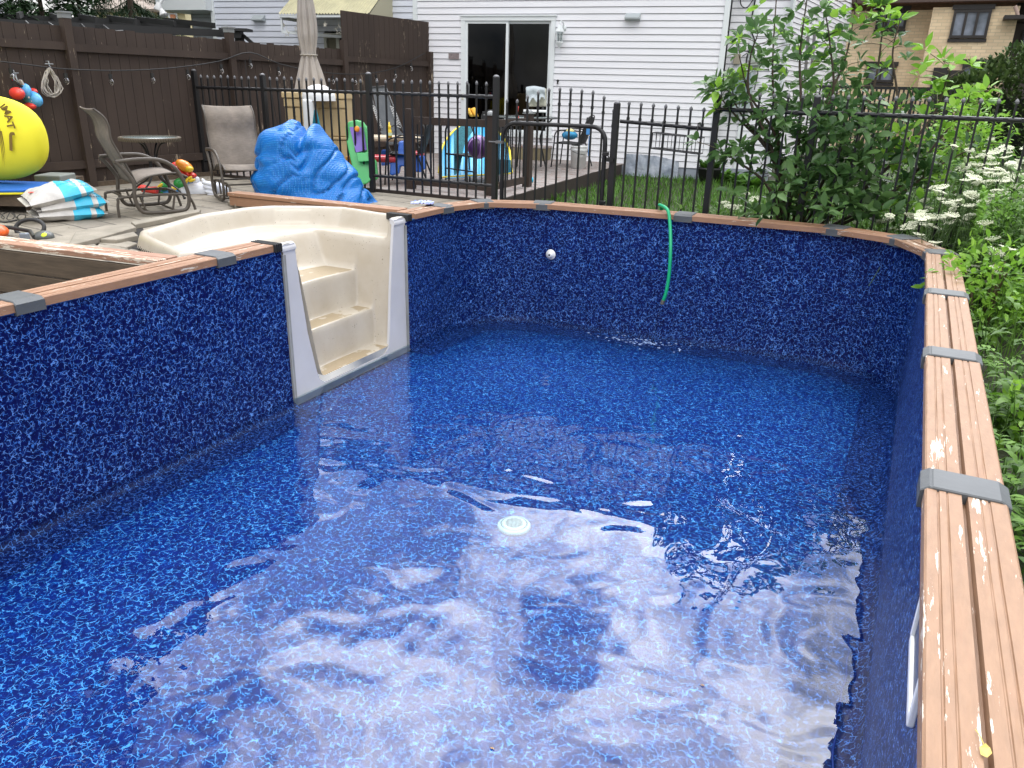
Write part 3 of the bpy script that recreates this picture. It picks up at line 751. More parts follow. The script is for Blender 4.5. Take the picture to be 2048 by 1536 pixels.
# railing
rl = empty('deck_railing', (-5.6, 9.0, DECK)); tag(rl, 'brown wooden railing with thin black balusters at the deck corner', 'railing')
RP = [(-6.28, 8.92), (-5.10, 8.98), (-5.13, 10.15)]
for i, (x, y) in enumerate(RP):
    mb = MB(); top = .94 if i == 0 else .90
    mb.box((0, 0, (top-.4)/2), (.105, .105, top+.4)); o = mb.build('post', m_fen, rl); o.location = Vector((x, y, 0))-rl.location
    if i:
        mb = MB(); mb.box((0, 0, top+.006), (.135, .135, .012)); mb.ball((0, 0, top+.012), (.055, .055, .045), 14, 6); mb.build('post_cap', m_gray, o)
for (a, b) in ((RP[0], RP[1]), (RP[1], RP[2])):
    for z in (.80, .02):
        mb = MB(); mb.bar((*a, z), (*b, z), .04, .09); o = mb.build('rail', m_fen, rl); o.location = -rl.location
    n = 10 if a is RP[0] else 9
    for k in range(1, n):
        mb = MB(); p = Vector((*a, 0)).lerp(Vector((*b, 0)), k/n); mb.cyl(p+Vector((0, 0, .04)), p+Vector((0, 0, .79)), .009, n=6); o = mb.build('baluster', m_iron, rl); o.location = -rl.location

# ================================================================= HOUSE
def siding_mat(name, c):
    g = NG(name); v = g.mapping((.6, .6, 3)); g.set(g.mix(g.rng(g.noise(v, 2, 3), .3, .7), tuple(x*.95 for x in c), c), .45); return g.m
m_sid = siding_mat('white siding', (.80, .80, .825)); m_sid2 = siding_mat('neighbour siding', (.66, .69, .76)); m_trim = mat('white trim', (.74, .78, .78), .4)
m_lapshade = mat('siding lip', (.20, .20, .22), .6)  # dark grey paints in the shadow line under each siding lap
COURSE = .115
def siding(parent, o, d, nrm, L_, z0, z1, holes=(), m=m_sid, name='siding', ph=0):
    """laps from z0 to z1 along d from o; holes = (s0,s1,za,zb)"""
    mb = MB(); lap_shade = MB()
    z = z0+ph
    while z < z1-.01:
        zt = min(z+COURSE, z1); segs = [(0, L_)]
        for (a, b, za, zb) in holes:
            if za < (z+zt)/2 < zb:
                ns = []
                for (p, q) in segs:
                    if b <= p or a >= q: ns.append((p, q)); continue
                    if a > p: ns.append((p, a))
                    if b < q: ns.append((b, q))
                segs = ns
        for (p, q) in segs:
            A = o+d*p; B = o+d*q; u = Vector((0, 0, 1))
            mb.add([A+u*z+nrm*.020, B+u*z+nrm*.020, B+u*(zt-.004)+nrm*.004, A+u*(zt-.004)+nrm*.004], [(0, 1, 2, 3)])
            lap_shade.add([A+u*z+nrm*.020, B+u*z+nrm*.020, B+u*(z+.0)+nrm*(-.004), A+u*z+nrm*(-.004)], [(0, 1, 2, 3)][::-1])
            lap_shade.add([A+u*(zt-.0075)+nrm*.006, B+u*(zt-.0075)+nrm*.006, B+u*(zt+.001)+nrm*.006, A+u*(zt+.001)+nrm*.006], [(0, 1, 2, 3)])
        z += COURSE
    so = mb.build(name, m, parent); lo = lap_shade.build('painted_lap_shadow', m_lapshade, so)
    return so
def hs(s, z=0, off=0): return WB + WD*s + WN*off + Vector((0, 0, z))
hw = Matrix((WD, WN, Vector((0, 0, 1)))).transposed()
house = empty('white_house', (-6, 14.7, LAWN)); tag(house, 'long two-storey white house with horizontal siding and a dark patio door', 'house')
def shift(o, par=house): o.location = -par.location; return o
def hbox(mb, s0, s1, z0, z1, off0, off1, bev=0):
    return mb.box(hs((s0+s1)/2, (z0+z1)/2, (off0+off1)/2), (s1-s0, abs(off1-off0), z1-z0), ax=hw, bev=bev)
# door geometry from the picture
DS0, DS1, DZ0, DZ1 = -2.83, -.92, .36, 2.50
ZE = 5.05
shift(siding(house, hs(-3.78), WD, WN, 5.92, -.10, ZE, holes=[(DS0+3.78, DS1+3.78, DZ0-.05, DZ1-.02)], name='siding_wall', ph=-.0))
mb = MB(); hbox(mb, 2.14, 2.235, -.2, ZE, .0, .045); shift(mb.build('corner_trim', m_trim, house)); mb = MB(); hbox(mb, -3.86, -3.77, -.2, ZE, 0, .04); shift(mb.build('corner_trim', m_trim, house))
# set-back bay to the right
shift(siding(house, hs(2.235, 0, -.35), WD, WN, .98, -.10, ZE, m=m_sid, name='setback_wall'))
mb = MB(); hbox(mb, 3.215, 3.30, -.2, ZE, -.36, -.30); shift(mb.build('corner_trim', m_trim, house))
mb = MB(); hbox(mb, 2.18, 3.25, -.35, -.1, -.45, -.30); hbox(mb, -3.9, 2.22, -.35, -.1, -.1, .0)
shift(mb.build('foundation', mat('foundation', (.30, .33, .38), .6), house))
# neighbour half
nb = empty('neighbouring_house', (-13, 13.6, LAWN)); tag(nb, 'pale blue-grey sided house half beyond the brown fence, under a cream awning', 'house')
shift(siding(nb, hs(-8.6), WD, WN, 4.75, -.1, ZE, m=m_sid2, holes=[(-5.9+8.6, -4.3+8.6, -.1, 2.19)], name='siding_wall', ph=.03), nb)
mb = MB(); hbox(mb, -8.66, -8.57, -.1, ZE, 0, .04); shift(mb.build('corner_trim', m_trim, nb), nb)
shift(siding(nb, hs(-9.75, 0, -.7), WD, WN, 1.15, -.1, 2.62, m=m_sid2, name='recessed_wall'), nb)
mb = MB(); hbox(mb, -9.9, -8.6, 2.62, 3.2, -.8, .25); shift(mb.build('overhang', m_trim, nb), nb)
# roof over both
m_roof = mat('asphalt shingle', (.09, .08, .075), .9, var=.3, vscale=12)
mb = MB(); a, b = hs(-9.9), hs(3.3); up = Vector((0, 0, 1))
mb.add([a+WN*.45+up*5.02, b+WN*.45+up*5.02, b-WN*4.2+up*6.6, a-WN*4.2+up*6.6, a-WN*9+up*5.02, b-WN*9+up*5.02], [(0, 1, 2, 3), (3, 2, 5, 4)])
ro = shift(mb.build('roof', m_roof, house)); solid(ro, .12, 0)
mb = MB(); hbox(mb, -9.9, 3.3, 5.0, 5.16, .44, .48); hbox(mb, -9.9, 3.3, 5.02, 5.05, 0, .44); shift(mb.build('eaves_board', m_trim, house))
mb = MB()
for s_ in (3.27,): mb.add([hs(s_, -.2), hs(s_, 5.05), hs(s_, 6.6, -4.2), hs(s_, 5.05, -8.5), hs(s_, -.2, -8.5)], [(0, 1, 2, 3, 4)])
for s_ in (-9.8,): mb.add([hs(s_, -.2, -.71), hs(s_, 5.05, -.71), hs(s_, 6.6, -4.2), hs(s_, 5.05, -8.5), hs(s_, -.2, -8.5)], [(4, 3, 2, 1, 0)])
mb.add([hs(-9.8, -.2, -8.5), hs(3.27, -.2, -8.5), hs(3.27, 5.05, -8.5), hs(-9.8, 5.05, -8.5)], [(0, 1, 2, 3)])
shift(mb.build('gable_wall', m_sid, house))
# patio door
def glass_mat(name='dark glass', tint=(.05, .055, .055)):
    g = NG(name); fr = g.n('Fresnel'); fr.inputs['IOR'].default_value = 1.5
    tr = g.n('BsdfTransparent'); tr.inputs[0].default_value = (*tint, 1); gl = g.n('BsdfGlossy'); gl.inputs['Roughness'].default_value = .02
    mx = g.n('MixShader'); g.l(fr.outputs[0], mx.inputs[0]); g.l(tr.outputs[0], mx.inputs[1]); g.l(gl.outputs[0], mx.inputs[2]); g.l(mx.outputs[0], g.out.inputs[0]); return g.m
m_glass = glass_mat(); m_clear = glass_mat('clear glass', (.75, .8, .8)); m_room = mat('dark room', (.02, .02, .02), .9)
door = empty('patio_door', hs(-1.87, DZ0)); door.parent = house; door.location = hs(-1.87, DZ0)-house.location
def dsh(o): o.location = -hs(-1.87, DZ0); return o
mb = MB()
hbox(mb, DS0, DS1, DZ1-.075, DZ1, 0, .05); hbox(mb, DS0, DS0+.085, DZ0, DZ1-.075, 0, .045); hbox(mb, DS1-.085, DS1, DZ0, DZ1-.075, 0, .045); hbox(mb, DS0-.03, DS1+.03, DZ0-.04, DZ0+.03, 0, .07); hbox(mb, DS0-.02, DS1+.02, DZ1, DZ1+.02, 0, .07)
dsh(mb.build('frame', m_trim, door))
mid = (DS0+DS1)/2-.01
for (a, b, off, nm) in ((DS0+.085, mid+.03, .01, 'sliding_panel'), (mid-.02, DS1-.085, -.03, 'fixed_panel')):
    mb = MB(); f = .05
    hbox(mb, a, b, DZ1-.075-f, DZ1-.075, off-.02, off+.015); hbox(mb, a, b, DZ0+.03, DZ0+.09, off-.02, off+.015); hbox(mb, a, a+f, DZ0+.09, DZ1-.125, off-.02, off+.015); hbox(mb, b-f, b, DZ0+.09, DZ1-.125, off-.02, off+.015)
    pn = dsh(mb.build(nm, m_trim, door))
    mb = MB(); mb.add([hs(a+f, DZ0+.09, off), hs(b-f, DZ0+.09, off), hs(b-f, DZ1-.125, off), hs(a+f, DZ1-.125, off)], [(0, 1, 2, 3)]); gp_ = mb.build('glass', m_glass, pn)
mb = MB(); mb.tube(cr([hs(DS0+.165, 1.28, .03), hs(DS0+.185, 1.25, .075), hs(DS0+.185, 1.1, .075), hs(DS0+.165, 1.06, .03)], 4), .009, 6); dsh(mb.build('handle', m_gray, door))
mb = MB(); hbox(mb, DS0+.02, DS0+.06, .98, 1.10, .045, .065, .005); dsh(mb.build('lock_box', mat('ivory', (.62, .62, .5), .5), door))
mb = MB(); a, b, zb, zt = DS0-.3, DS1+.3, DZ0-.1, DZ1+.1
mb.add([hs(a, zb, -.9), hs(b, zb, -.9), hs(b, zt, -.9), hs(a, zt, -.9), hs(a, zb, -.05), hs(b, zb, -.05), hs(b, zt, -.05), hs(a, zt, -.05)], [(0, 1, 2, 3), (0, 4, 5, 1), (3, 2, 6, 7), (0, 3, 7, 4), (1, 5, 6, 2)])
dsh(mb.build('room_recess', m_room, door))
# house fittings (parts fixed to the wall)
def onwall(name, label, cat, m, fn):
    mb = MB(); fn(mb); return tag(mb.build(name, m), label, cat)
m_ventc = mat('vent', (.42, .46, .47), .5)
def vent(s0, s1, z0, z1):
    def f(mb):
        mb.prism([(.02, z0), (.14, z0+.03), (.14, z0+.055), (.02, z1)], 0, s1-s0, ax=Matrix((WN, Vector((0, 0, 1)), WD)).transposed(), c=hs(s0, 0))
    return f
onwall('wall_vent', 'grey hooded vent high on the white wall right of the wall lantern', 'vent', m_ventc, vent(.40, .67, 2.42, 2.55))
onwall('wall_vent', 'grey hooded vent on the neighbouring wall left of the closed parasol', 'vent', m_ventc, vent(-7.58, -7.30, 2.40, 2.54))
wl = empty('wall_lantern', hs(-.80, 2.1, .12)); tag(wl, 'white hexagonal lantern lamp on the white wall beside the patio door', 'wall lamp')
def wsh(o): o.location = -wl.location; return o
c = hs(-.80, 0, .15)
def L6(prof, m, name, par=wl, n=6, smooth=False):
    mb = MB(); mb.lathe(prof, (c.x, c.y, 0), n, smooth=smooth); return wsh(mb.build(name, m, par))
L6([(0, 2.36), (.02, 2.35), (.085, 2.24), (.09, 2.225), (.07, 2.22), (0, 2.22)], m_trim, 'roof_cap'); L6([(.05, 2.05), (.072, 2.06), (.072, 2.04), (.045, 2.0), (.012, 1.95), (.014, 1.935), (0, 1.93)], m_trim, 'base')
gl_ = L6([(.052, 2.05), (.065, 2.22)], m_clear, 'glass_shade'); mb = MB(); mb.ball((c.x, c.y, 2.13), (.03, .03, .045), 10, 8); wsh(mb.build('bulb', m_whitepl, wl))
mb = MB()
for k in range(6):
    a = R(60*k); mb.bar((c.x+.053*math.cos(a), c.y+.053*math.sin(a), 2.05), (c.x+.067*math.cos(a), c.y+.067*math.sin(a), 2.22), .008, .008)
mb.tube(cr([hs(-.76, 2.28, .02), hs(-.76, 2.38, .06), hs(-.79, 2.41, .12), hs(-.80, 2.36, .15)], 5), .012, 6); mb.lathe([(0, .035), (.05, .03), (.055, .0)], hs(-.76, 2.30, .0), 14, Matrix((WD, Vector((0, 0, 1)), WN)).transposed()); wsh(mb.build('bracket', m_trim, wl))
onwall('wall_sign', 'small weathered grey plaque on the siding left of the patio door', 'sign', mat('plaque', (.23, .19, .19), .7, var=.3, vscale=20, stretch=(1, 1, 4)), lambda mb: hbox(mb, -3.10, -2.88, 1.73, 1.84, .022, .036, .003))
onwall('wall_tap', 'tiny black wall fitting on the siding right of the patio door', 'fitting', m_blk, lambda mb: (mb.lathe([(0, .035), (.02, .03), (.022, 0)], hs(-.83, 1.38, .015), 10, Matrix((WD, Vector((0, 0, 1)), WN)).transposed()), mb.box(hs(-.83, 1.345, .04), (.018, .03, .05))))
# services in the setback
mb = MB(); hbox(mb, 2.62, 2.69, 1.8, ZE, -.34, -.29); hbox(mb, 2.60, 2.66, -.1, 1.0, -.34, -.29)
ut = tag(mb.build('service_conduit', m_trim), 'white conduit running down the set-back wall above the meter box', 'pipe')
mb = MB(); mb.tube(cr([hs(2.60, 4.9, -.27), hs(2.64, 3.2, -.28), hs(2.60, 2.4, -.27), hs(2.70, 2.1, -.27), hs(2.61, 1.9, -.27), hs(2.60, 1.7, -.28)], 6), .013, 6)
mb.tube(cr([hs(2.36, 3.0, -.27), hs(2.38, 2.72, -.27), hs(2.5, 2.66, -.27), hs(2.62, 2.85, -.27)], 6), .010, 6)
mb.tube(cr([hs(2.52, 1.86, -.24), hs(2.62, 1.92, -.24), hs(2.72, 1.90, -.23), hs(2.70, 1.98, -.24), hs(2.6, 1.94, -.24), hs(2.5, 1.96, -.24)], 6), .009, 6)
mb.tube(cr([hs(2.6, 1.7, -.28), hs(2.7, 1.66, -.27), hs(2.82, 1.62, -.28), hs(2.80, 1.3, -.28)], 6), .010, 6)
tag(mb.build('cable', m_blk), 'black cables looping down the set-back wall beside the conduit', 'cable')
onwall('junction_box', 'tan junction box left of the conduit on the set-back wall', 'box', mat('tan box', (.33, .29, .22), .6), lambda mb: hbox(mb, 2.37, 2.49, 1.73, 1.90, -.34, -.25, .006))
onwall('junction_box', 'grey-green junction box right of the conduit on the set-back wall', 'box', mat('grey box', (.33, .36, .32), .6), lambda mb: hbox(mb, 2.66, 2.83, 1.71, 1.88, -.34, -.24, .006))
mt = empty('meter_box', hs(2.55, 1.3, -.3)); tag(mt, 'grey metal electric meter box with glazed door on the set-back wall', 'meter box')
mb = MB(); hbox(mb, 2.36, 2.76, .93, 1.62, -.34, -.18, .008); o = mb.build('housing', mat('meter', (.36, .42, .42), .5), mt); o.location = -mt.location
mb = MB(); hbox(mb, 2.42, 2.71, 1.05, 1.58, -.18, -.172); o = mb.build('door_panel', mat('meter door', (.16, .19, .24), .2, vscale=9, c2=(.25, .33, .30)), mt); o.location = -mt.location
onwall('hanging_sign', 'oval light grey tag hanging low on the set-back wall', 'tag', mat('oval tag', (.45, .48, .5), .5), lambda mb: mb.lathe([(0, .012), (.06, .01), (.062, 0)], hs(2.64, .16, -.27), 18, Matrix((WD, Vector((0, 0, 1)), WN)).transposed(), sy=2.0))
# plastic sheet skirting
mb = MB(); rows = []
for i in range(26):
    s_ = lerp(.60, 1.62, i/25); rows.append([hs(s_, lerp(.10-.10*(i/25)**3, -.33, k/5)+random.uniform(-.006, .006), .03+.05*k/5+random.uniform(0, .05)) for k in range(6)])
mb.sheet(rows); tag(mb.build('plastic_sheet', mat('plastic sheet', (.42, .45, .50), .22, c2=(.20, .24, .30), vscale=4, bump=.8, bscale=9, bdist=.03)), 'crinkled translucent plastic sheeting along the foot of the white wall', 'sheeting')
# neighbour's awning, door, stars
aw_ = empty('awning', hs(-5.2, 2.9)); tag(aw_, 'cream corrugated awning sloping from the neighbouring house wall', 'awning')
m_awn = mat('awning cream', (.62, .58, .36), .55, vscale=3, c2=(.45, .42, .27))
A0 = aw(556, 26, 1.0); A1 = aw(738, 29, 1.0)
s_a = (A0-WB).dot(WD); s_b = (A1-WB).dot(WD); za = (A0.z+A1.z)/2
s_b2 = (aw(800, 0, .3)-WB).dot(WD)
mb = MB(); rows = []
n_ = 140
for i in range(n_+1):
    s_ = lerp(s_a, s_b, i/n_); o_ = .016*math.sin(i*math.pi/2.3)
    rows.append([hs(s_, za+o_, 1.0), hs(s_, za+.33+o_, .5), hs(s_, za+.66+o_, 0)])
mb.sheet(rows); o = mb.build('corrugated_sheet', m_awn, aw_); o.location = -aw_.location
mb = MB(); mb.add([hs(s_b, za-.02, 1.0), hs(s_b, za-.02, 0), hs(s_b, za+.66, 0)], [(0, 1, 2)]); o = mb.build('end_panel', mat('awning side', (.5, .47, .33), .6), aw_); o.location = -aw_.location
mb = MB(); hbox(mb, s_a, s_b, za-.06, za-.02, .93, .98)
for s_ in (s_a+.03, s_b-.03): hbox(mb, s_-.02, s_+.02, za-.10, za-.04, 0, .95)
hbox(mb, s_a+.02, s_a+.05, za-.32, za-.04, .93, .96); mb.bar(hs(s_a+.03, za-.32, .95), hs(s_a+1.0, za-.36, .1), .03, .05)
o = mb.build('frame', m_trim, aw_); o.location = -aw_.location
nd = empty('patio_door', hs(-5.1, 0)); nd.parent = nb; nd.location = hs(-5.1, 0)-nb.location
mb = MB(); hbox(mb, -5.9, -4.3, 2.10, 2.19, 0, .06); hbox(mb, -5.9, -5.84, -.1, 2.10, 0, .05); hbox(mb, -5.62, -5.55, -.1, 2.10, 0, .04); o = mb.build('frame', mat('dim trim', (.42, .42, .36), .6), nd); o.location = -hs(-5.1, 0)
mb = MB(); mb.add([hs(-5.55, -.1, .0), hs(-4.3, -.1, 0), hs(-4.3, 2.1, 0), hs(-5.55, 2.1, 0)], [(0, 1, 2, 3)]); o = mb.build('glass', m_glass, nd); o.location = -hs(-5.1, 0)
mb = MB(); mb.add([hs(-5.9, -.1, -.3), hs(-4.3, -.1, -.3), hs(-4.3, 2.3, -.3), hs(-5.9, 2.3, -.3)], [(0, 1, 2, 3)]); o = mb.build('curtain', mat('curtain', (.06, .075, .06), .8, stretch=(30, 30, .2), c2=(.02, .02, .018), vscale=1), nd); o.location = -hs(-5.1, 0)
mb = MB(); mb.add([hs(-5.84, -.1, .005), hs(-5.62, -.1, .005), hs(-5.62, 2.1, .005), hs(-5.84, 2.1, .005)], [(0, 1, 2, 3)]); o = mb.build('side_screen', mat('screen', (.14, .13, .09), .8), nd); o.location = -hs(-5.1, 0)
m_star = mat('star', (.6, .57, .48), .4)
def star(px, py, r, solidstar, label, hang):
    p = aw(px, py, .9); mb = MB(); P = []
    for k in range(10):
        a = R(90+36*k); rr = r if k % 2 == 0 else r*.42; P.append(Vector((p.x, p.y, p.z))+WD*(rr*math.cos(a))+Vector((0, 0, rr*math.sin(a))))
    mb.tube(P, .006, 5, closed=True)
    if solidstar: mb.add(P+[p], [(i, (i+1) % 10, 10) for i in range(10)])
    mb.tube([p+Vector((0, 0, r)), p+Vector((0, 0, r+hang))], .002, 4)
    tag(mb.build('hanging_star', m_star), label, 'ornament', 'stars hanging under the awning')
star(567, 50, .04, True, 'small star ornament at the left end of the awning', .22)
star(574, 67, .065, False, 'open star ornament hanging lowest left of the parasol', .32)
star(594, 57, .065, False, 'open star ornament just left of the closed parasol', .2)
star(650, 49, .05, True, 'small solid star ornament in front of the dark door', .15)
star(678, 60, .10, False, 'large open star ornament at the edge of the tall fence', .15)
# ================================================================= GARDEN FURNITURE AND THINGS
m_frame = mat('bronze metal', (.075, .062, .048), .5, var=.2, vscale=10)
def sling_mat(name, c, c2):
    g = NG(name); v = g.mapping(); c_ = g.mix(g.rng(g.noise(v, 5, 5, .65), .35, .65), c2, c)
    w1 = g.noise(g.mapping((120, 6, 6)), 3, 2); c_ = g.mix(g.rng(w1, .45, .7, 0, .5), c_, tuple(x*.55 for x in c)); g.set(c_, .8); g.bump(g.noise(v, 180, 2), .4, .002); return g.m
m_sling = sling_mat('taupe sling', (.25, .21, .17), (.16, .135, .11))
def lounge(loc, rz):
    """glider chair: local +x is forward, y across"""
    e = empty('lounge_chair', loc, rz); W2 = .29
    back = cr([(0, .34), (-.035, .44), (-.11, .62), (-.17, .77), (-.175, .89), (-.205, .98), (-.29, 1.06)], 5)
    seat = cr([(.0, .335), (.12, .395), (.3, .42), (.43, .415), (.52, .375)], 5)
    for nm, pr in (('backrest', back), ('seat', seat)):
        mb = MB(); mb.sheet([[(p.x, y, p.y-.012*(1-(y/W2)**2)) for y in (-W2, -W2*.5, 0, W2*.5, W2)] for p in pr]); solid(mb.build(nm, m_sling, e), .012)
        mb = MB()
        for sgn in (-1, 1): mb.tube([(p.x, sgn*W2, p.y) for p in pr], .012, 6)
        f_ = mb.build(nm+'_frame', m_frame, e)
    for sgn in (-1, 1):
        y = sgn*(W2+.035); mb = MB()
        pts = cr([(-.17, .56), (.05, .575), (.26, .56), (.40, .47), (.475, .31), (.50, .17), (.47, .06), (.38, .035), (.1, .035), (.0, .07), (-.04, .2), (-.03, .34), (-.10, .47), (-.17, .56)], 5)
        mb.tube([(p.x, y, p.y) for p in pts], .016, 8, flat=1.25); mb.build('arm_frame', m_frame, e)
        mb = MB(); y2 = sgn*(W2-.03); mb.tube([(p.x, y2, p.y) for p in cr([(-.20, 0), (-.19, .15), (-.12, .20), (.44, .20), (.54, .13), (.58, 0)], 5)], .014, 8)
        mb.build('base_leg', m_frame, e)
        mb = MB(); mb.tube([(.02, y2, .22), (.07, y2, .05)], .011, 6); mb.tube([(.38, y2, .22), (.34, y2, .05)], .011, 6); mb.build('glider_arm', m_frame, e)
    mb = MB()
    for (x, z) in ((-.12, .2), (.44, .2), (.5, .37), (0, .335), (.1, .036), (.36, .036)): mb.tube([(x, -W2, z), (x, W2, z)], .011, 6)
    mb.build('cross_bars', m_frame, e)
    return e
ch = lounge((-7.62, 5.62, PATIO), R(66)); tag(ch, 'taupe sling glider chair seen from the side, left of the glass bistro table', 'chair', 'glider chairs on the patio')
ch2 = copy_tree(ch); ch2.location = (-7.66, 7.22, PATIO); ch2.rotation_euler.z = R(-30); ch2['label'] = 'taupe sling glider chair facing the pool beside the blue cover heap'
# bistro table
bt = empty('bistro_table', (-8.35, 6.55, PATIO)); tag(bt, 'round glass-topped bistro table with wicker rim between the two glider chairs', 'table')
mb = MB(); mb.lathe([(0, .70), (.31, .70), (.315, .692), (0, .692)], n=40); mb.build('glass_top', mat('frosted glass', (.22, .26, .25), .12, var=.2, vscale=4), bt)
mb = MB(); mb.lathe([(.305, .705), (.335, .705), (.34, .69), (.335, .66), (.31, .66), (.305, .705)], n=48); 
for k in range(72): a = k*math.pi/36; mb.bar((.338*math.cos(a), .338*math.sin(a), .70), (.338*math.cos(a+.06), .338*math.sin(a+.06), .662), .01, .012)
mb.build('wicker_rim', mat('wicker', (.09, .07, .045), .7), bt)
for k in range(4):
    a = R(20+90*k); c_, s_ = math.cos(a), math.sin(a); mb = MB()
    mb.tube([(r*c_, r*s_, z) for r, z in [(q.x, q.y) for q in cr([(.22, .66), (.12, .62), (.06, .5), (.045, .36), (.10, .22), (.26, .12), (.34, .012)], 5)]], .011, 7); mb.cyl((.34*c_, .34*s_, 0), (.34*c_, .34*s_, .02), .017, n=8); mb.build('leg', m_iron, bt)
# inflatables lying under the furniture
def infl(name, loc, parts, label, group=None):
    e = empty(name, loc); tag(e, label, 'pool float', group)
    for nm, m, fn in parts:
        mb = MB(); fn(mb); mb.build(nm, m, e)
    return e
def vinyl(n, c, **k): return mat('vinyl '+n, c, .25, **k)
v_red, v_org, v_yel, v_grn, v_blu, v_wht = vinyl('red', (.75, .06, .045)), vinyl('orange', (.85, .30, .03)), vinyl('yellow', (.85, .60, .04)), vinyl('green', (.04, .34, .08)), vinyl('blue', (.08, .28, .62)), vinyl('white', (.74, .77, .84))
q0 = az_(375, 345, PATIO+.28); q0 = Vector((-8.02, 6.75, PATIO))
U = Vector((.896, .444, 0)); B_ = Vector((-.444, .896, 0))   # right and away as seen from the pool
def pq(x, y, d): return ay(x, y, 0) if False else (CAM + ray(x, y)*d)
m_cam = Matrix.Rotation(math.atan2(.444, .896), 3, 'Z')
D = 9.9/1.0
def at(x, y, d=9.75): return pq(x, y, d) - q0
infl('pool_float', q0, [
    ('hat', v_red, lambda mb: (mb.ball(at(352, 332), (.07, .06, .05), 14, 8, m_cam), mb.ball(at(362, 342), (.13, .09, .035), 16, 8, m_cam @ Matrix.Rotation(R(38), 3, 'Y')), mb.ball(at(385, 350), (.05, .06, .03), 12, 8, m_cam @ Matrix.Rotation(R(25), 3, 'Y')))),
    ('head', v_org, lambda mb: mb.ball(at(369, 332, 9.68), (.115, .09, .065), 18, 10, m_cam @ Matrix.Rotation(R(32), 3, 'Y'))),
    ('beak', v_yel, lambda mb: mb.ball(at(379, 338, 9.62), (.05, .05, .035), 12, 8, m_cam)),
    ('wing', v_grn, lambda mb: (mb.ball(at(362, 367), (.09, .09, .07), 14, 8, m_cam), mb.ball(at(330, 372), (.08, .07, .06), 14, 8, m_cam @ Matrix.Rotation(R(-25), 3, 'Y')), mb.ball(at(320, 389), (.06, .06, .04), 12, 8))),
    ('feathers', v_yel, lambda mb: [mb.ball(at(x, y, 9.62), (.05, .03, .02), 10, 6, m_cam @ Matrix.Rotation(R(a), 3, 'Y')) for x, y, a in ((378, 357, -30), (372, 364, -50), (384, 361, -20), (320, 372, -40), (313, 377, -20), (346, 377, 10), (305, 380, -30))]),
    ('body', v_blu, lambda mb: (mb.ball(at(384, 370, 9.85), (.09, .12, .12), 16, 10, m_cam), mb.ball(at(352, 388, 9.85), (.22, .14, .08), 18, 10, m_cam), mb.ball(at(320, 393, 9.9), (.13, .12, .07), 14, 8, m_cam))),
    ('arm', v_red, lambda mb: mb.tube([at(278, 374, 9.6), at(287, 377, 9.6), at(300, 380, 9.6), at(314, 381, 9.6)], [.03, .048, .038, .05], 12))],
    'multicoloured inflatable toy with orange head and red hat behind the glider chair', )
q0 = Vector((-7.9, 6.95, PATIO))
def wing(mb):
    for k, (x, y) in enumerate(((412, 368), (414, 376), (416, 385), (420, 393))): mb.ball(at(x+6, y, 9.7), (.10-.008*k, .05, .032), 14, 8, m_cam @ Matrix.Rotation(R(14), 3, 'Y'))
    mb.ball(at(408, 364, 9.7), (.025, .03, .05), 10, 8, m_cam @ Matrix.Rotation(R(-30), 3, 'Y'))
infl('pool_float', q0, [
    ('body', v_wht, lambda mb: (mb.tube([at(366, 392, 9.8), at(378, 386, 9.8), at(405, 384, 9.85), at(440, 382, 9.9), at(455, 384, 9.95)], [.09, .125, .13, .11, .06], 16), mb.ball(at(372, 385, 9.8), (.09, .1, .12), 14, 10), mb.ball(at(392, 366, 9.8), (.05, .05, .085), 12, 8, m_cam @ Matrix.Rotation(R(20), 3, 'Y')))),
    ('wing', v_wht, wing)], 'white inflatable float with a ribbed wing lying under the facing glider chair')
# salt bags
def bag(loc, rz, sx, sy, sz, tilt, label):
    e = empty('salt_bag', loc, rz); e.rotation_euler = (tilt[0], tilt[1], rz); tag(e, label, 'bag', 'stacked salt bags')
    def surf(u, v, top):
        a = (1-abs(u)**2.6)**.55*(1-abs(v)**3.0)**.55 if abs(u) < 1 and abs(v) < 1 else 0
        n_ = .012*math.sin(9*u+3*v)+.010*math.sin(14*v-5*u+sz*30)
        return Vector((u*sx, v*sy, (sz*a*(1 if top else -.75))+n_*a))
    def part(nm, m, u0, u1, k=14):
        mb = MB()
        for top in (1, 0):
            mb.sheet([[surf(lerp(u0, u1, i/k), -1+2*j/18, top) for j in range(19)] for i in range(k+1)] if top else [[surf(lerp(u0, u1, i/k), 1-2*j/18, top) for j in range(19)] for i in range(k+1)])
        return mb.build(nm, m, e)
    part('white_end', m_bagw, -.92, .05); part('blue_band', m_bagb, .05, .56); part('white_stripe', m_bagw, .56, .72, 5); part('blue_end', m_bagb, .72, .94, 5)
    for q_ in (-1, 1): mb = MB(); mb.box((q_*sx*.97, 0, 0), (.05, sy*1.9, .006)); mb.build('sealed_hem', m_bagw, e)
    return e
m_bagw = mat('bag white', (.66, .64, .60), .35, vscale=5, c2=(.45, .43, .40), bump=.5, bscale=14, bdist=.015); m_bagb = mat('bag blue', (.05, .47, .68), .3, var=.15, vscale=9, bump=.4, bscale=14, bdist=.01)
m_txt = mat('print black', (.03, .03, .05), .5); m_txr = mat('print red', (.7, .05, .04), .5); m_pink = mat('print pink', (.7, .2, .35), .5)
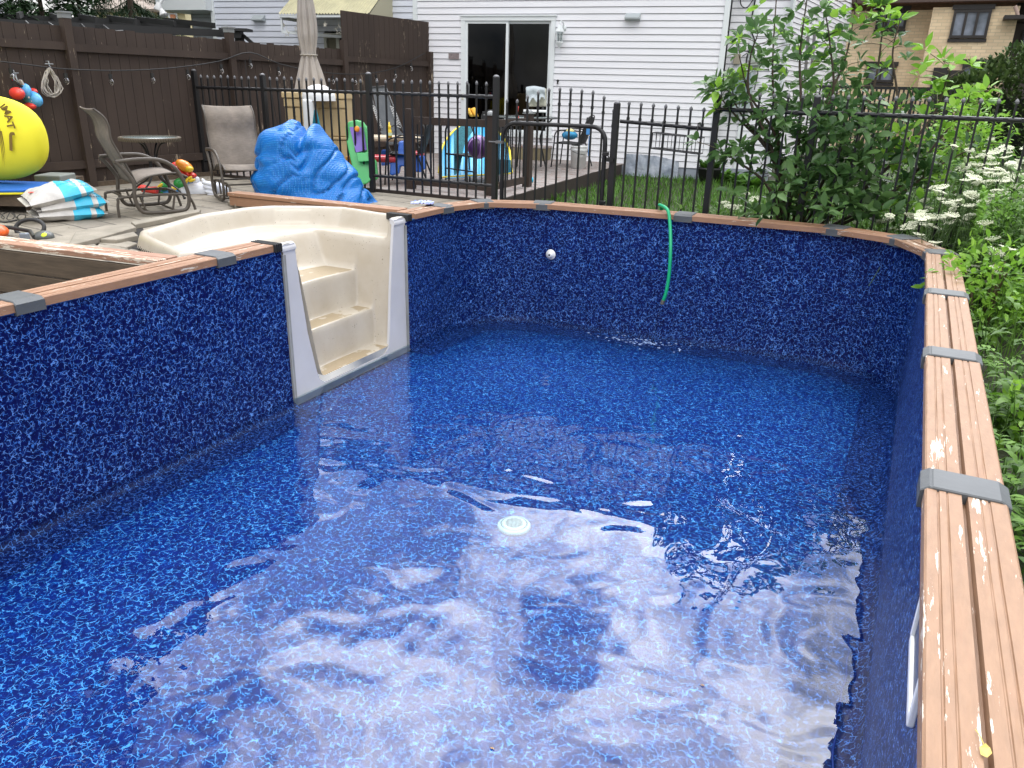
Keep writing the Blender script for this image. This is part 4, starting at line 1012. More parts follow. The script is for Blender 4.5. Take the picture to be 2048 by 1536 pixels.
def text(s_, size, m, name, parent, loc, rot, ext=.0005, bold=False):
    cu = bpy.data.curves.new(name, 'FONT'); cu.body = s_; cu.size = size; cu.extrude = ext; cu.align_x = 'CENTER'; cu.align_y = 'CENTER'
    if bold: cu.offset = size*.03
    t_ = bpy.data.objects.new(name, cu); col.objects.link(t_); bpy.context.view_layer.update()
    me = bpy.data.meshes.new_from_object(t_.evaluated_get(bpy.context.evaluated_depsgraph_get())); bpy.data.objects.remove(t_); me.materials.clear(); me.materials.append(m)
    o = bpy.data.objects.new(name, me); col.objects.link(o); o.parent = parent; o.location = loc; o.rotation_euler = rot
    return o
bz = R(66); BG = []
for k, (dx, dz, ti, lb) in enumerate(((.02, .06, (R(0), R(1)), 'bottom salt bag of the stack of three on the patio'), (.05, .15, (R(2), R(-4)), 'middle salt bag of the stack of three, blue corner sticking out'), (-.04, .245, (R(3), R(-11)), 'topmost salt bag of the stack, white with blue end and red print'))):
    BG.append(bag((-7.83+dx*.3, 5.0+dx, PATIO+dz), bz, .31, .24, .098, ti, lb))
tp = BG[2]
text('salt', .12, m_txr, 'print', tp, (-.16, -.03, .078), (0, 0, R(160)), bold=True); text('POOL SALT', .055, m_txt, 'print', tp, (-.05, -.02, .082), (0, R(-2), R(160)), bold=True)
for b_ in BG:
    text('20.0 kg', .035, m_txt, 'print', b_, (.215, -.13, .058), (R(22), R(10), R(0)))
mb = MB(); mb.lathe([(0, .006), (.035, .003), (.036, 0)], (.14, .06, .075), 14); mb.build('printed_dot', m_pink, tp)
# foam roll, mats and their bench
def yel(px, py, off): return af(px, py, off)
def dp(px, py, d): return CAM + ray(px, py)*d          # point at camera depth d
LR = Vector((.896, .444, 0)); AW = Vector((-.444, .896, 0)); UPV = Vector((0, 0, 1))
MC = Matrix((LR, AW, UPV)).transposed()                 # frame: right, away, up
def cbox(mb, c, size, **k): return mb.box(c, size, ax=MC, **k)
bc = empty('foam_bench', dp(20, 375, 8.2)); tag(bc, 'low dark wooden bench under the foam mats by the brown fence', 'bench')
def bsh(o, par): o.location = -par.location; return o
bench_c = dp(-60, 372, 8.3)
mb = MB()
for k in range(4): cbox(mb, Vector((bench_c.x, bench_c.y, .055))+AW*(-.30+k*.2), (1.9, .185, .04), bev=.004)
bsh(mb.build('seat', m_board, bc), bc)
mb = MB(); cbox(mb, Vector((bench_c.x, bench_c.y, .0))-AW*.38, (1.85, .03, .09)); bsh(mb.build('front_board', m_board, bc), bc)
for sgn in (-1, 1):
    for d_ in (-.3, .3):
        mb = MB(); cbox(mb, Vector((bench_c.x, bench_c.y, -.04))+LR*(.82*sgn)+AW*d_, (.09, .09, .16)); bsh(mb.build('leg', m_board, bc), bc)
# blue/yellow mat: thin slab with a rounded tip
m_fblue = mat('foam blue', (.01, .12, .46), .7, bump=.2, bscale=60, bdist=.003); m_fyel = mat('foam yellow', (.86, .76, .03), .7, var=.04, vscale=3, bump=.15, bscale=60, bdist=.003)
def mat_slab(z0, z1, name, m, par=None, grow=0):
    pts = [(-1.6, -.42), (.62, -.42), (.80, -.36), (.90, -.20), (.92, .0), (.86, .2), (.70, .34), (-1.6, .38)]
    mb = MB(); mb.prism([(x+grow*(x > 0), y*(1+grow)) for x, y in pts], z0, z1, ax=MC, c=Vector((bench_c.x, bench_c.y, 0))-LR*.0-AW*.04)
    o = mb.build(name, m, par); b = o.modifiers.new('b', 'BEVEL'); b.width = .006; return o
fm = tag(empty('foam_mat', bench_c), 'flat foam mat, blue on top and yellow below, sticking out under the yellow roll', 'foam mat')
for a, b, n, m in ((.077, .098, 'yellow_layer', m_fyel), (.099, .125, 'blue_layer', m_fblue)): o = mat_slab(a, b, n, m, fm); o.location = -fm.location
# the big yellow roll
yc = dp(-8, 276, 8.2); r_ = .44
yr = empty('foam_roll', yc); tag(yr, 'large bright yellow rolled foam mat with dark brown print at the left edge', 'foam mat')
mb = MB(); rows = []
prof = [(-1.2, 1), (-.6, 1), (-.1, 1)]+[(-.1+.62*math.sin(R(a)), math.cos(R(a))**.65 if a < 90 else 0) for a in list(range(8, 90, 6))+[90]]
for x, q in prof:
    rows.append([LR*x + AW*(r_*.55*q*math.cos(2*math.pi*k/40)) + UPV*(r_*q*math.sin(2*math.pi*k/40)) for k in range(40)])
mb.sheet(rows, closed=True); mb.build('roll', m_fyel, yr)
# print: letters set on the roll's near side
m_br = mat('print brown', (.20, .13, .02), .6)
def onroll(px, py):
    """point on the roll's near side for the print"""
    for k in range(900):
        p = dp(px, py, 7.2+k*.0015); v = p-yc; x = v.dot(LR)
        if x > .52: continue
        q = 1 if x < -.1 else math.cos(math.asin(min(1, (x+.1)/.62)))**.65
        if (v.dot(AW)/(.55*r_*q+1e-6))**2+(v.z/(r_*q+1e-6))**2 < 1.03: return p
    return dp(px, py, 8.0)
def quadtext(ch, px, py, size, ang_):
    p = onroll(px, py); e = .3
    o = text(ch, size, m_br, 'print', yr, p-yc-AW*.012, (0, 0, 0), bold=True)
    xax = LR*math.cos(ang_)+UPV*math.sin(ang_); zax = -AW; yax = zax.cross(xax)
    o.matrix_basis = Matrix.Translation(p-yc-AW*.02) @ Matrix((xax, yax, zax)).transposed().to_4x4()
for chh, x, y, s_, a in (('I', 7, 212, .10, -58), ('M', 14, 221, .11, -66), ('A', 20, 236, .11, -72), ('T', 23, 251, .11, -80)): quadtext(chh, x, y, s_, R(a))
quadtext('J', 24, 285, .20, R(170))
mb = MB()
for (x0_, y0_, x1_, y1_) in ((-2, 255, 9, 335), (2, 262, 10, 320), (-6, 250, 6, 330)):
    pts = [onroll(lerp(x0_, x1_, t/8)+math.sin(t/8*3)*1.5, lerp(y0_, y1_, t/8)) for t in range(9)]
    mb.sheet([[p+LR*(.007*(1-i/8)), p-LR*(.007*(1-i/8))] for i, p in enumerate(pts)], smooth=False)
o = mb.build('printed_streaks', m_br, yr); o.location = -yr.location
# grey plastic step behind
gp_c = dp(112, 362, 8.9); mb = MB(); cbox(mb, gp_c+UPV*(-.06), (.30, .34, .28), bev=.015)
tag(mb.build('storage_tub', mat('grey plastic', (.22, .24, .22), .55)), 'upturned grey plastic tub behind the tip of the blue foam mat', 'tub')
mb = MB(); cbox(mb, dp(142, 372, 9.15), (.12, .4, .20), bev=.004); tag(mb.build('timber_block', m_board), 'weathered timber block behind the grey tub by the fence', 'timber')
# life vest / float and rope on hooks
def hook(name, px, py, label):
    p = af(px, py, .06); e = empty(name, p); tag(e, label, 'hook'); mb = MB()
    mb.tube([FN*-.05+UPV*.03, UPV*.03, UPV*-.02, FN*.03+UPV*-.035], .007, 6); mb.tube([FD*-.05, FD*.05], .008, 6); mb.build('hook', m_gray, e); return e
hook('wall_hook', 28, 146, 'grey metal hook on the brown fence holding the blue and red float')
hook('wall_hook', 98, 128, 'grey metal hook on the brown fence holding the coiled rope')
q0 = af(50, 195, .18)
def A2(px, py, off=.18): return af(px, py, off)-q0
infl('arm_float', q0, [
    ('body', vinyl('sky', (.10, .38, .72)), lambda mb: (mb.ball(A2(66, 198), (.07, .17, .09), 18, 10, faxes @ Matrix.Rotation(R(8), 3, 'X')), mb.ball(A2(52, 183), (.05, .09, .09), 14, 8, faxes))),
    ('cuff', v_red, lambda mb: (mb.ball(A2(34, 187), (.07, .12, .07), 14, 8, faxes), mb.ball(A2(60, 212), (.05, .11, .04), 12, 8, faxes), mb.ball(A2(66, 183, .1), (.04, .08, .04), 12, 8, faxes))),
    ('spots', m_bagw, lambda mb: [mb.ball(A2(x, y, .25), (.006, .012, .012), 8, 6) for x, y in ((58, 195), (69, 192), (76, 200), (64, 202))]),
    ('buckle', m_blk, lambda mb: (mb.bar(A2(44, 172), A2(51, 182), .05, .02), mb.bar(A2(34, 166), A2(44, 174), .03, .02))),
    ('strap', m_bagw, lambda mb: mb.bar(A2(40, 160), A2(47, 172), .06, .015)),
    ('cord', m_gray, lambda mb: [mb.tube([A2(28, 148, .08)+FD*random.uniform(-.03, .03), A2(31, 158)+FD*random.uniform(-.03, .03), A2(38, 166)], .004, 5) for k in range(4)])],
    'blue spotted arm float with red ends and white strap hanging on the fence')
mb = MB()
for k in range(9):
    w_ = .05+.011*k; a = af(98, 136, .1); b = af(105+random.uniform(-4, 4), 188+k*.8, .1)
    pts = []
    for t in range(17):
        u = t/16*2*math.pi; y = (1-math.cos(u))/2; pts.append(a.lerp(b, y)+FD*(w_*math.sin(u)*y**.5*1.2+random.uniform(-.006, .006))+FN*random.uniform(-.02, .03))
    mb.tube(pts, .0065, 5, closed=False)
mb.tube([af(84, 172, .1), af(92, 182, .12), af(102, 190, .12), af(114, 186, .12), af(121, 174, .1)], .009, 5)
tag(mb.build('coiled_rope', mat('rope', (.42, .38, .33), .8)), 'loops of off-white rope hanging from a hook on the brown fence', 'rope')
# string lights
sl = empty('string_lights', af(300, 130, .12)); tag(sl, 'drooping black string of clear bulbs along the brown fence', 'string lights')
wp = [(-60, 118), (0, 123), (60, 130), (130, 138), (220, 141), (300, 139), (370, 133), (440, 122), (500, 105), (560, 128), (640, 144), (720, 148), (790, 136), (850, 106)]
W_ = cr([af(x, y, .09) for x, y in wp], 4)
mb = MB(); mb.tube(W_, .008, 6); bsh(mb.build('wire', m_blk, sl), sl)
m_bulb = glass_mat('bulb glass', (.9, .9, .88))
b0 = None
for (x, y) in ((19, 128), (129, 138), (219, 141), (303, 139), (374, 133), (441, 122), (499, 112), (556, 128), (665, 146), (710, 148), (752, 144), (790, 136), (822, 122)):
    p = af(x, y, .09)
    if b0 is None:
        mb = MB(); mb.tube([(0, 0, 0), (.006, 0, -.02), (0, 0, -.045)], .005, 5); mb.cyl((0, 0, -.045), (0, 0, -.105), .024, .021, 10); b0 = mb.build('socket', m_blk, sl)
        mb = MB(); mb.lathe([(.018, -.10), (.034, -.13), (.035, -.15), (.02, -.178), (0, -.185)], n=12); mb.build('bulb', m_bulb, b0); o = b0
    else: o = copy_tree(b0, sl)
    o.location = p-sl.location
mb = MB(); mb.tube([af(536, 140, .09), af(572, 350, .12)], .006, 5); mb.tube([af(490, 120, .09), af(508, 330, .12)], .005, 5); tag(mb.build('light_cable', m_blk), 'thin black cords dropping down the brown fence behind the facing chair', 'cord')
# string trimmer
q0 = az_(60, 470, PATIO); tr = empty('string_trimmer', q0); tag(tr, 'black and grey garden trimmer with large ring handle lying on the paving', 'garden tool')
P_ = lambda px, py, z: az_(px, py, PATIO+z)-q0
c = dp(60, 456, 7.05)-q0
mb = MB(); mb.tube([c+LR*(.13*math.cos(a))+(UPV*.83+AW*.55)*(.085*math.sin(a)) for a in [2*math.pi*k/28 for k in range(28)]], .018, 8, closed=True); mb.build('ring_handle', m_blk, tr)
mb = MB(); mb.ball(P_(88, 474, .04), (.085, .075, .055), 18, 10, MC); mb.build('spool', mat('tool grey', (.09, .095, .09), .4), tr)
mb = MB(); mb.lathe([(0, .006), (.022, .005), (.023, 0)], P_(88, 470, .09), 16, MC @ Matrix.Rotation(R(35), 3, 'X')); mb.build('badge', mat('lime', (.6, .75, .03), .5), tr)
mb = MB(); cbox(mb, P_(50, 476, .06), (.07, .05, .09), bev=.012); mb.build('guard', mat('smoke plastic', (.20, .22, .25), .25), tr)
mb = MB(); mb.tube([P_(68, 474, .05), P_(60, 462, .05), P_(20, 455, .06), P_(-30, 452, .06)], .018, 8); mb.tube([P_(-20, 440, .05), P_(10, 445, .08), P_(35, 440, .1)], .008, 6); mb.build('shaft', m_blk, tr)
mb = MB(); mb.ball(az_(-6, 463, PATIO+.05), (.09, .09, .06), 14, 8, jit=.08); tag(mb.build('orange_bag', mat('orange crinkle', (.75, .12, .02), .35, var=.3, vscale=20)), 'crumpled orange packet at the left edge beside the trimmer', 'packet')
mb = MB(); pts = []
for k in range(30): pts.append(az_(-10+k*2.2+6*math.sin(k*1.3), 428+8*math.cos(k*.9)+k*.3, PATIO+.03))
mb.tube(pts, .005, 5); tag(mb.build('cable', m_blk), 'tangled thin cable under the foam bench behind the trimmer', 'cable')
# blue solar cover heap
def cover_mat():
    g = NG('bubble cover'); v = g.mapping(); x = g.n('TexVoronoi'); x.inputs['Scale'].default_value = 52; x.inputs['Randomness'].default_value = .15
    uv = g.n('Mapping'); uv.inputs['Scale'].default_value = (1, 1, 1); g.l(g.co.outputs['Object'], uv.inputs[0]); g.l(uv.outputs[0], x.inputs['Vector'])
    dd = g.rng(x.outputs['Distance'], .15, .55, 1, 0)
    g.set(g.mix(g.rng(x.outputs['Distance'], .0, .33, 1, 0), (.0, .15, .52), (.04, .46, .86)), .28); g.bump(dd, .8, .006); return g.m
bz_ = az_(612, 404, PATIO)+AW*.10
from mathutils import noise as mn
def heap(label):
    mb = MB(); NU, NV = 120, 76; rows = []
    tops = [(-.56, .0), (-.50, .36), (-.44, .54), (-.35, .66), (-.2, .82), (-.12, .86), (.0, .78), (.06, .75), (.14, .88), (.26, .86), (.33, .76), (.38, .62), (.41, .46), (.38, .34), (.50, .28), (.60, .16), (.68, .0)]
    for i in range(NU+1):
        th = math.pi*2*i/NU; row = []
        for j in range(NV+1):
            ph = math.pi/2*j/NV; ca, sa = math.cos(th), math.sin(th)
            # squashed dome whose silhouette follows the heap
            hx = ca*math.cos(ph)**.55; hy = sa*math.cos(ph)**.55; t = math.sin(ph)**.8
            x = hx*.56+(.05 if hx > 0 else 0)*(1-t)*2; x += -.10*t
            peak = .80+.10*math.exp(-((x+.14)/.10)**2)+.10*math.exp(-((x-.17)/.10)**2)-.10*math.exp(-((x-.03)/.06)**2)
            if x > .36: x = .36+(x-.36)*1.25; 
            z = peak*t
            if hx > 0: x = x*(1-.25*t)+0
            y = hy*.42
            p = Vector((x, y, z))
            fold = mn.noise(Vector((x*2.2+z*2.6, y*2, z*5-x*2.0)))*.045+mn.noise(Vector((x*3-z*2, y*4+3, z*6+x*3)))*.018
            fr = abs(mn.noise(Vector((x*2.6+5, y*1.5, z*3.2-x*3)))); sf = z*7.0-x*3.0+1.6*mn.noise(Vector((x*1.8, y*2, z*1.5+7)))+th*.5; fold += .032*abs(math.sin(sf))**.8-.012+.006*mn.noise(Vector((x*9, y*9, z*9)))
            n_ = Vector((hx, hy, t*.7)).normalized(); p += n_*(fold-.05*math.exp(-(fr/.07)**2)+.03)*(1 if j < NV else .3)
            if z < .3: p += Vector((hx, hy, 0))*(.05*(1-z/.3)*(1+mn.noise(Vector((th*3, 0, 0)))))
            p.z = max(p.z, .0); row.append(bz_+LR*p.x+AW*p.y+UPV*p.z)
        rows.append(row)
    mb.sheet(rows); o = mb.build('solar_cover', cover_mat()); return tag(o, label, 'pool cover')
heap('bunched-up bright blue bubble pool cover heaped behind the timber edging')
# ---- behind the metal fence, on the deck
def dpk(px, py): return az_(px, py, DECK)
# parasol
pp = empty('parasol', (-8.0, 10.6, DECK)); pt0 = dp(617, 100, 11.4); pp.location = (pt0.x, pt0.y, DECK)
tag(pp, 'closed taupe parasol tied with a band, standing behind the black fence', 'parasol')
mb = MB(); mb.cyl((0, 0, 0), (0, 0, 2.9), .022, n=10); mb.build('pole', mat('grey pole', (.16, .155, .14), .5, metal=.5), pp)
def paraz(z):
    for a, b, ra, rb in ((1.15, 1.25, .20, .23), (1.25, 1.66, .23, .105), (1.66, 1.72, .105, .10), (1.72, 1.95, .10, .135), (1.95, 2.2, .135, .13), (2.2, 2.9, .13, .04)):
        if a <= z <= b: return lerp(ra, rb, (z-a)/(b-a))
    return .04
mb = MB(); rows = []
for j in range(46):
    z = 1.15+1.75*j/45; row = []
    for k in range(96):
        a = 2*math.pi*k/96; fl = 8
        w_ = abs(math.sin(fl*a/2+.4*math.sin(z*2)))**.6; amp = .42 if z < 1.66 else .26
        r0 = paraz(z)*(1-amp+amp*w_*1.25)+.008*math.sin(17*a+z*5); zz = z-(.10*w_+.03*math.sin(3*a))*(1 if j == 0 else max(0, 1-j/6))
        row.append((r0*math.cos(a), r0*math.sin(a), zz))
    rows.append(row)
mb.sheet(rows, closed=True); mb.build('canopy', mat('parasol cloth', (.36, .325, .29), .85, var=.1, vscale=6, bump=.3, bscale=90, bdist=.002), pp)
mb = MB(); mb.tube([(.118*math.cos(a), .118*math.sin(a), 1.69) for a in [2*math.pi*k/24 for k in range(24)]], .016, 6, closed=True, flat=.5); mb.build('tie_band', mat('band', (.42, .39, .34), .8), pp)
# beige storage
bs = empty('storage_shed', dpk(627, 368)+AW*.35); tag(bs, 'beige moulded plastic storage cabinet against the brown fence', 'storage cabinet')
m_bei = mat('beige plastic', (.50, .38, .20), .5, var=.06, vscale=2)
base = dp(628, 185, 11.0); bx_ = Vector((base.x, base.y, DECK))
def sb(mb, x0_, x1_, z0_, z1_, y0_, y1_, bev=.01): return mb.box(bx_+LR*((x0_+x1_)/2)+AW*((y0_+y1_)/2)+UPV*((z0_+z1_)/2), (x1_-x0_, y1_-y0_, z1_-z0_), ax=MC, bev=bev)
ht = base.z-DECK
mb = MB(); sb(mb, -.44, .44, 0, ht-.04, 0, .5, .03); bsh(mb.build('body', m_bei, bs), bs)
for (a, b) in ((-.46, -.10), (.02, .47)):
    mb = MB()
    sb(mb, a, b, ht-.08, ht, -.05, .5, .012); sb(mb, a+.02, b-.01, ht-.20, ht-.09, -.03, .05, .01); sb(mb, a+.03, b-.03, ht*.5, ht-.22, -.015, .05, .008); sb(mb, a+.01, b, ht*.46, ht*.49, -.035, .05); sb(mb, a+.03, b-.02, .1, ht*.45, -.015, .05); sb(mb, a+.02, b-.0, .24, .28, -.03, .05)
    bsh(mb.build('door', m_bei, bs), bs)
mb = MB(); sb(mb, -.30, -.285, ht*.55, ht*.85, -.02, -.013, 0); bsh(mb.build('slot', m_dark, bs), bs)
# white domed cabinet
wd_ = empty('drinks_cooler', bx_-AW*.25); tag(wd_, 'white plastic unit with a domed top in front of the beige cabinet', 'cooler')
wt = dp(636, 168, 10.8)
mb = MB(); rows = []
for k in range(11):
    t = k/10; rows.append([Vector((wt.x, wt.y, 0))+LR*x*(.235*(math.cos(t*math.pi/2)**.5) if k < 10 else 0)+AW*y*.2*(math.cos(t*math.pi/2)**.5 if k < 10 else 0)+UPV*(wt.z-.17+.17*t) for x, y in [(math.cos(a), math.sin(a)) for a in [2*math.pi*q/28 for q in range(28)]]])
rows.insert(0, [p-UPV*.05 for p in rows[0]])
mb.sheet(rows, closed=True); bsh(mb.build('domed_lid', m_whitepl, wd_), wd_)
ws = dp(618, 220, 10.8); mb = MB(); mb.box(Vector((ws.x, ws.y, wt.z-.45)), (.15, .15, .50), ax=MC, bev=.03); mb.box(Vector((ws.x, ws.y, wt.z-.66))-LR*.05, (.06, .12, .1), ax=MC, bev=.01); bsh(mb.build('column', m_whitepl, wd_), wd_)
mb = MB(); p = dp(632, 240, 10.6); rows = []
for j in range(9):
    t = j/8; rows.append([p+UPV*(.13-.34*t)+LR*((k/12-.5)*(.03+.13*t))+AW*(.02*math.sin(k*2.3)*(.3+t)) for k in range(13)])
mb.sheet(rows); tag(solid(mb.build('towel', mat('teal towel', (.01, .16, .22), .8, c2=(.02, .32, .42), vscale=4, stretch=(12, 12, 1))), .01), 'dark teal striped towel hanging in front of the white domed unit', 'towel')
# easel
m_grn = mat('green plastic', (.07, .42, .12), .35); m_pur = mat('purple board', (.17, .10, .42), .35)
ez = empty('toy_easel', dpk(722, 366)); tag(ez, 'green plastic toy easel with purple board behind the fence', 'easel')
def ep(px, py, d=10.35): return dp(px, py, d)
def cprism(mb, pts, d0, th, dd=0): # picture-facing slab: outline at depth d0, thickness th away
    P = [dp(x, y, d0) for x, y in pts]; n = len(P); Q = [p+AW*th for p in P]
    mb.add(P+Q, [tuple(range(n))[::-1], tuple(range(n, 2*n))]+[(i, (i+1) % n, n+(i+1) % n, n+i) for i in range(n)]); return mb
def bevel(o, w_=.01, s_=2): b = o.modifiers.new('b', 'BEVEL'); b.width = w_; b.segments = s_; b.limit_method = 'ANGLE'; return o
mb = MB(); cprism(mb, [(690, 252), (697, 243), (712, 240), (724, 243), (733, 255), (740, 290), (746, 330), (748, 355), (734, 368), (716, 371), (708, 350), (700, 318), (692, 280)], 10.2, .10); bsh(bevel(mb.build('front_leg', m_grn, ez), .02, 3), ez)
mb = MB(); cprism(mb, [(742, 305), (752, 325), (756, 358), (745, 364), (737, 356), (734, 330)], 10.6, .10); bsh(bevel(mb.build('rear_leg', m_grn, ez), .02, 3), ez)
mb = MB(); cprism(mb, [(699, 254), (726, 254), (733, 300), (712, 305)], 10.17, .03); bsh(mb.build('board', m_pur, ez), ez)
mb = MB(); cprism(mb, [(712, 306), (742, 305), (744, 322), (716, 324)], 10.12, .08); bsh(bevel(mb.build('tray', m_grn, ez), .01), ez)
mb = MB(); mb.ball(dp(714, 258, 10.1), (.035, .02, .04), 10, 8, MC); bsh(mb.build('clip', v_org, ez), ez)
mb = MB(); mb.box(dp(703, 338, 10.5), (.12, .15, .35), ax=MC, bev=.02); tag(mb.build('orange_tub', mat('dull orange', (.5, .2, .02), .5)), 'orange plastic tub between the beige cabinet and the green easel', 'tub')
# kids picnic table
pk = empty('toy_picnic_table', dpk(800, 345)); tag(pk, "child's plastic picnic table with tan top, blue legs and red seats", 'table')
m_tan = mat('tan plastic', (.50, .42, .30), .5, bump=.2, bscale=20); m_pb = mat('royal blue plastic', (.01, .10, .48), .35); m_rd = mat('red plastic', (.52, .03, .05), .35)
mb = MB(); mb.box(dp(785, 278, 11.2)+AW*.15, (.78, .45, .07), ax=MC, bev=.03); bsh(mb.build('table_top', m_tan, pk), pk)
for d_, x0_ in ((10.7, 0),):
    mb = MB(); cprism(mb, [(797, 283), (814, 282), (823, 310), (848, 313), (850, 338), (842, 345), (830, 344), (828, 332), (800, 333), (797, 349), (779, 351), (780, 325), (795, 312)], d_, .16); bsh(bevel(mb.build('side_leg', m_pb, pk), .02, 3), pk)
mb = MB(); cprism(mb, [(762, 300), (775, 300), (780, 330), (762, 332)], 11.6, .1); bsh(bevel(mb.build('side_leg', m_pb, pk), .02, 2), pk)
for px_c, py_c, d_, w_ in ((768, 317, 10.8, .40), (833, 309, 10.9, .20)):
    mb = MB(); mb.box(dp(px_c, py_c, d_), (w_, .30, .085), ax=MC, bev=.035); bsh(mb.build('seat', m_rd, pk), pk)
mb = MB(); mb.box(dp(816, 321, 10.66), (.035, .008, .045), ax=MC, bev=.003); bsh(mb.build('oval_badge', m_whitepl, pk), pk)
bt_ = empty('squeeze_bottle', dp(779, 268, 11.0)); tag(bt_, 'small yellow bottle standing on the toy picnic table', 'bottle')
bp0 = dp(779, 268, 11.0); mb = MB(); mb.lathe([(0, -.05), (.035, -.05), (.038, .0), (.03, .05), (.02, .075), (.028, .09), (.022, .115), (.012, .12), (.01, .16), (0, .165)], n=14); mb.build('body', v_yel, bt_)
mb = MB(); mb.lathe([(.0385, -.02), (.0390, .02)], n=14); mb.build('label', mat('bottle label', (.6, .75, .5), .5), bt_)
# zero-gravity lounger (grey sling) behind
m_gsl = sling_mat('grey sling', (.13, .14, .15), (.10, .11, .12)); m_bsl = mat('black mesh', (.018, .018, .019), .75, bump=.3, bscale=150, bdist=.002)
m_steel = mat('grey steel', (.09, .09, .09), .4, metal=.6)
zl = empty('reclining_lounger', dpk(800, 340)+AW*.2); tag(zl, 'grey mesh reclining lounger with laced sides beyond the toy table', 'lounger')
DZ = 11.9
mb = MB(); cprism(mb, [(743, 173), (769, 172), (800, 262), (762, 262)], DZ, .015); bsh(mb.build('backrest', m_gsl, zl), zl)
mb = MB(); cprism(mb, [(760, 262), (800, 262), (822, 285), (775, 290)], DZ-.2, .02); bsh(mb.build('seat', m_gsl, zl), zl)
mb = MB(); mb.tube([dp(x, y, DZ-.02) for x, y in ((736, 200), (740, 174), (771, 172), (806, 262))], .013, 7); mb.tube([dp(x, y, DZ-.02) for x, y in ((738, 178), (764, 262), (780, 300), (800, 335))], .013, 7)
mb.tube([dp(x, y, DZ-.3) for x, y in ((806, 262), (826, 272), (850, 320))], .013, 7); bsh(mb.build('frame', m_steel, zl), zl)
mb = MB()
for k in range(12):
    t = k/12; x = lerp(752, 766, t); y = lerp(215, 258, t); mb.tube([dp(x-9, y-6, DZ-.03), dp(x, y, DZ-.03), dp(x-6, y+2, DZ-.03)], .004, 4); x = lerp(783, 797, t); mb.tube([dp(x+7, y+2, DZ-.03), dp(x-3, y-3, DZ-.03)], .004, 4)
bsh(mb.build('lacing', m_whitepl, zl), zl)
for yy, xx in ((255, 795), (250, 838)):
    mb = MB(); mb.tube(cr([dp(xx-22, yy+6, DZ-.3), dp(xx-8, yy-4, DZ-.3), dp(xx+6, yy-2, DZ-.3), dp(xx+14, yy+14, DZ-.3)], 5), .016, 6, flat=.6); bsh(mb.build('armrest', m_blk, zl), zl)
def sling_chair(name, label, seatpts, backpts, d0, legs, arms, cat='chair', group=None, m=None):
    e = empty(name, dp(*seatpts[0], d0)); e.location.z = DECK; tag(e, label, cat, group)
    mb = MB(); P = [dp(x, y, d0+dd) for x, y, dd in seatpts]if len(seatpts[0]) > 2 else None
    return e
def free_chair(label, loc, rz, w_=.27, group='black mesh deck chairs', curved=.0):
    """stacking mesh chair: +x forward"""
    e = empty('mesh_chair', loc, rz); tag(e, label, 'chair', group)
    st = [(.22, .41), (.1, .42), (-.1, .395), (-.2, .40)]; bk = cr([(-.20, .42), (-.25, .55), (-.30, .70), (-.33, .86)], 4)
    mb = MB(); mb.sheet([[(x, y, z-.015*(1-(y/w_)**2)) for y in (-w_, 0, w_)] for x, z in st]); solid(mb.build('seat', m_bsl, e), .008)
    mb = MB(); mb.sheet([[(p.x-.04*(1-(y/w_)**2), y*(1-.12*max(0, (p.y-.42))), p.y) for y in (-w_, -w_*.5, 0, w_*.5, w_)] for p in bk]); solid(mb.build('backrest', m_bsl, e), .006)
    mb = MB(); top = [(-.33, -w_*.95, .80), (-.36, -w_*.6, .87), (-.37, 0, .89), (-.36, w_*.6, .87), (-.33, w_*.95, .80)]
    mb.tube(cr([(-.20, -w_, .42)]+[(-.28, -w_, .65)]+top+[(-.28, w_, .65), (-.20, w_, .42)], 4), .011, 6); mb.tube([(.22, -w_, .41), (-.2, -w_, .40), (-.2, w_, .40), (.22, w_, .41), (.22, -w_, .41)], .010, 6); mb.build('frame', m_iron, e)
    for s_ in (-1, 1):
        mb = MB(); mb.tube(cr([(-.27, s_*w_, .62), (0, s_*(w_+.03), .64), (.2, s_*(w_+.03), .60), (.235, s_*(w_+.02), .4), (.27, s_*(w_+.02), 0)], 5), .012, 6); mb.build('front_leg', m_iron, e)
        mb = MB(); mb.tube([(-.19, s_*w_, .42), (-.34, s_*(w_+.01), 0)], .012, 6); mb.build('rear_leg', m_iron, e)
    return e
c1 = dpk(815, 366); free_chair('black mesh chair in front of the toy picnic table, seen through the fence', (c1.x, c1.y, DECK), R(205))
c2 = dpk(940, 376); ac = empty('arched_chair', (-5.65, 9.35, DECK), R(70)); tag(ac, 'black metal chair with arched back in front of the beach tent', 'chair')
ac.location = az_(940, 372, DECK)+AW*.1
mb = MB(); w_ = .31; ax_ = [(-.2, -w_, .05), (-.2, -w_, .70)]+[(-.2, -w_*math.cos(R(a)), .70+.19*math.sin(R(a))) for a in range(15, 180, 15)]+[(-.2, w_, .70), (-.2, w_, .05)]
mb.tube([(x, y, z) for x, y, z in ax_], .014, 7); mb.tube([(-.2, -w_, .42), (-.2, w_, .42)], .01, 6); mb.tube([(-.2, -w_, .22), (-.2, w_, .22)], .01, 6); mb.build('back_frame', m_iron, ac)
mb = MB(); mb.sheet([[(x, y, .41) for y in (-w_*.95, w_*.95)] for x in (-.2, .2)]); solid(mb.build('seat', m_bsl, ac), .012)
for s_ in (-1, 1):
    mb = MB(); mb.tube([(.2, s_*w_*.9, .41), (.24, s_*w_*.95, 0)], .012, 6); mb.build('leg', m_iron, ac)
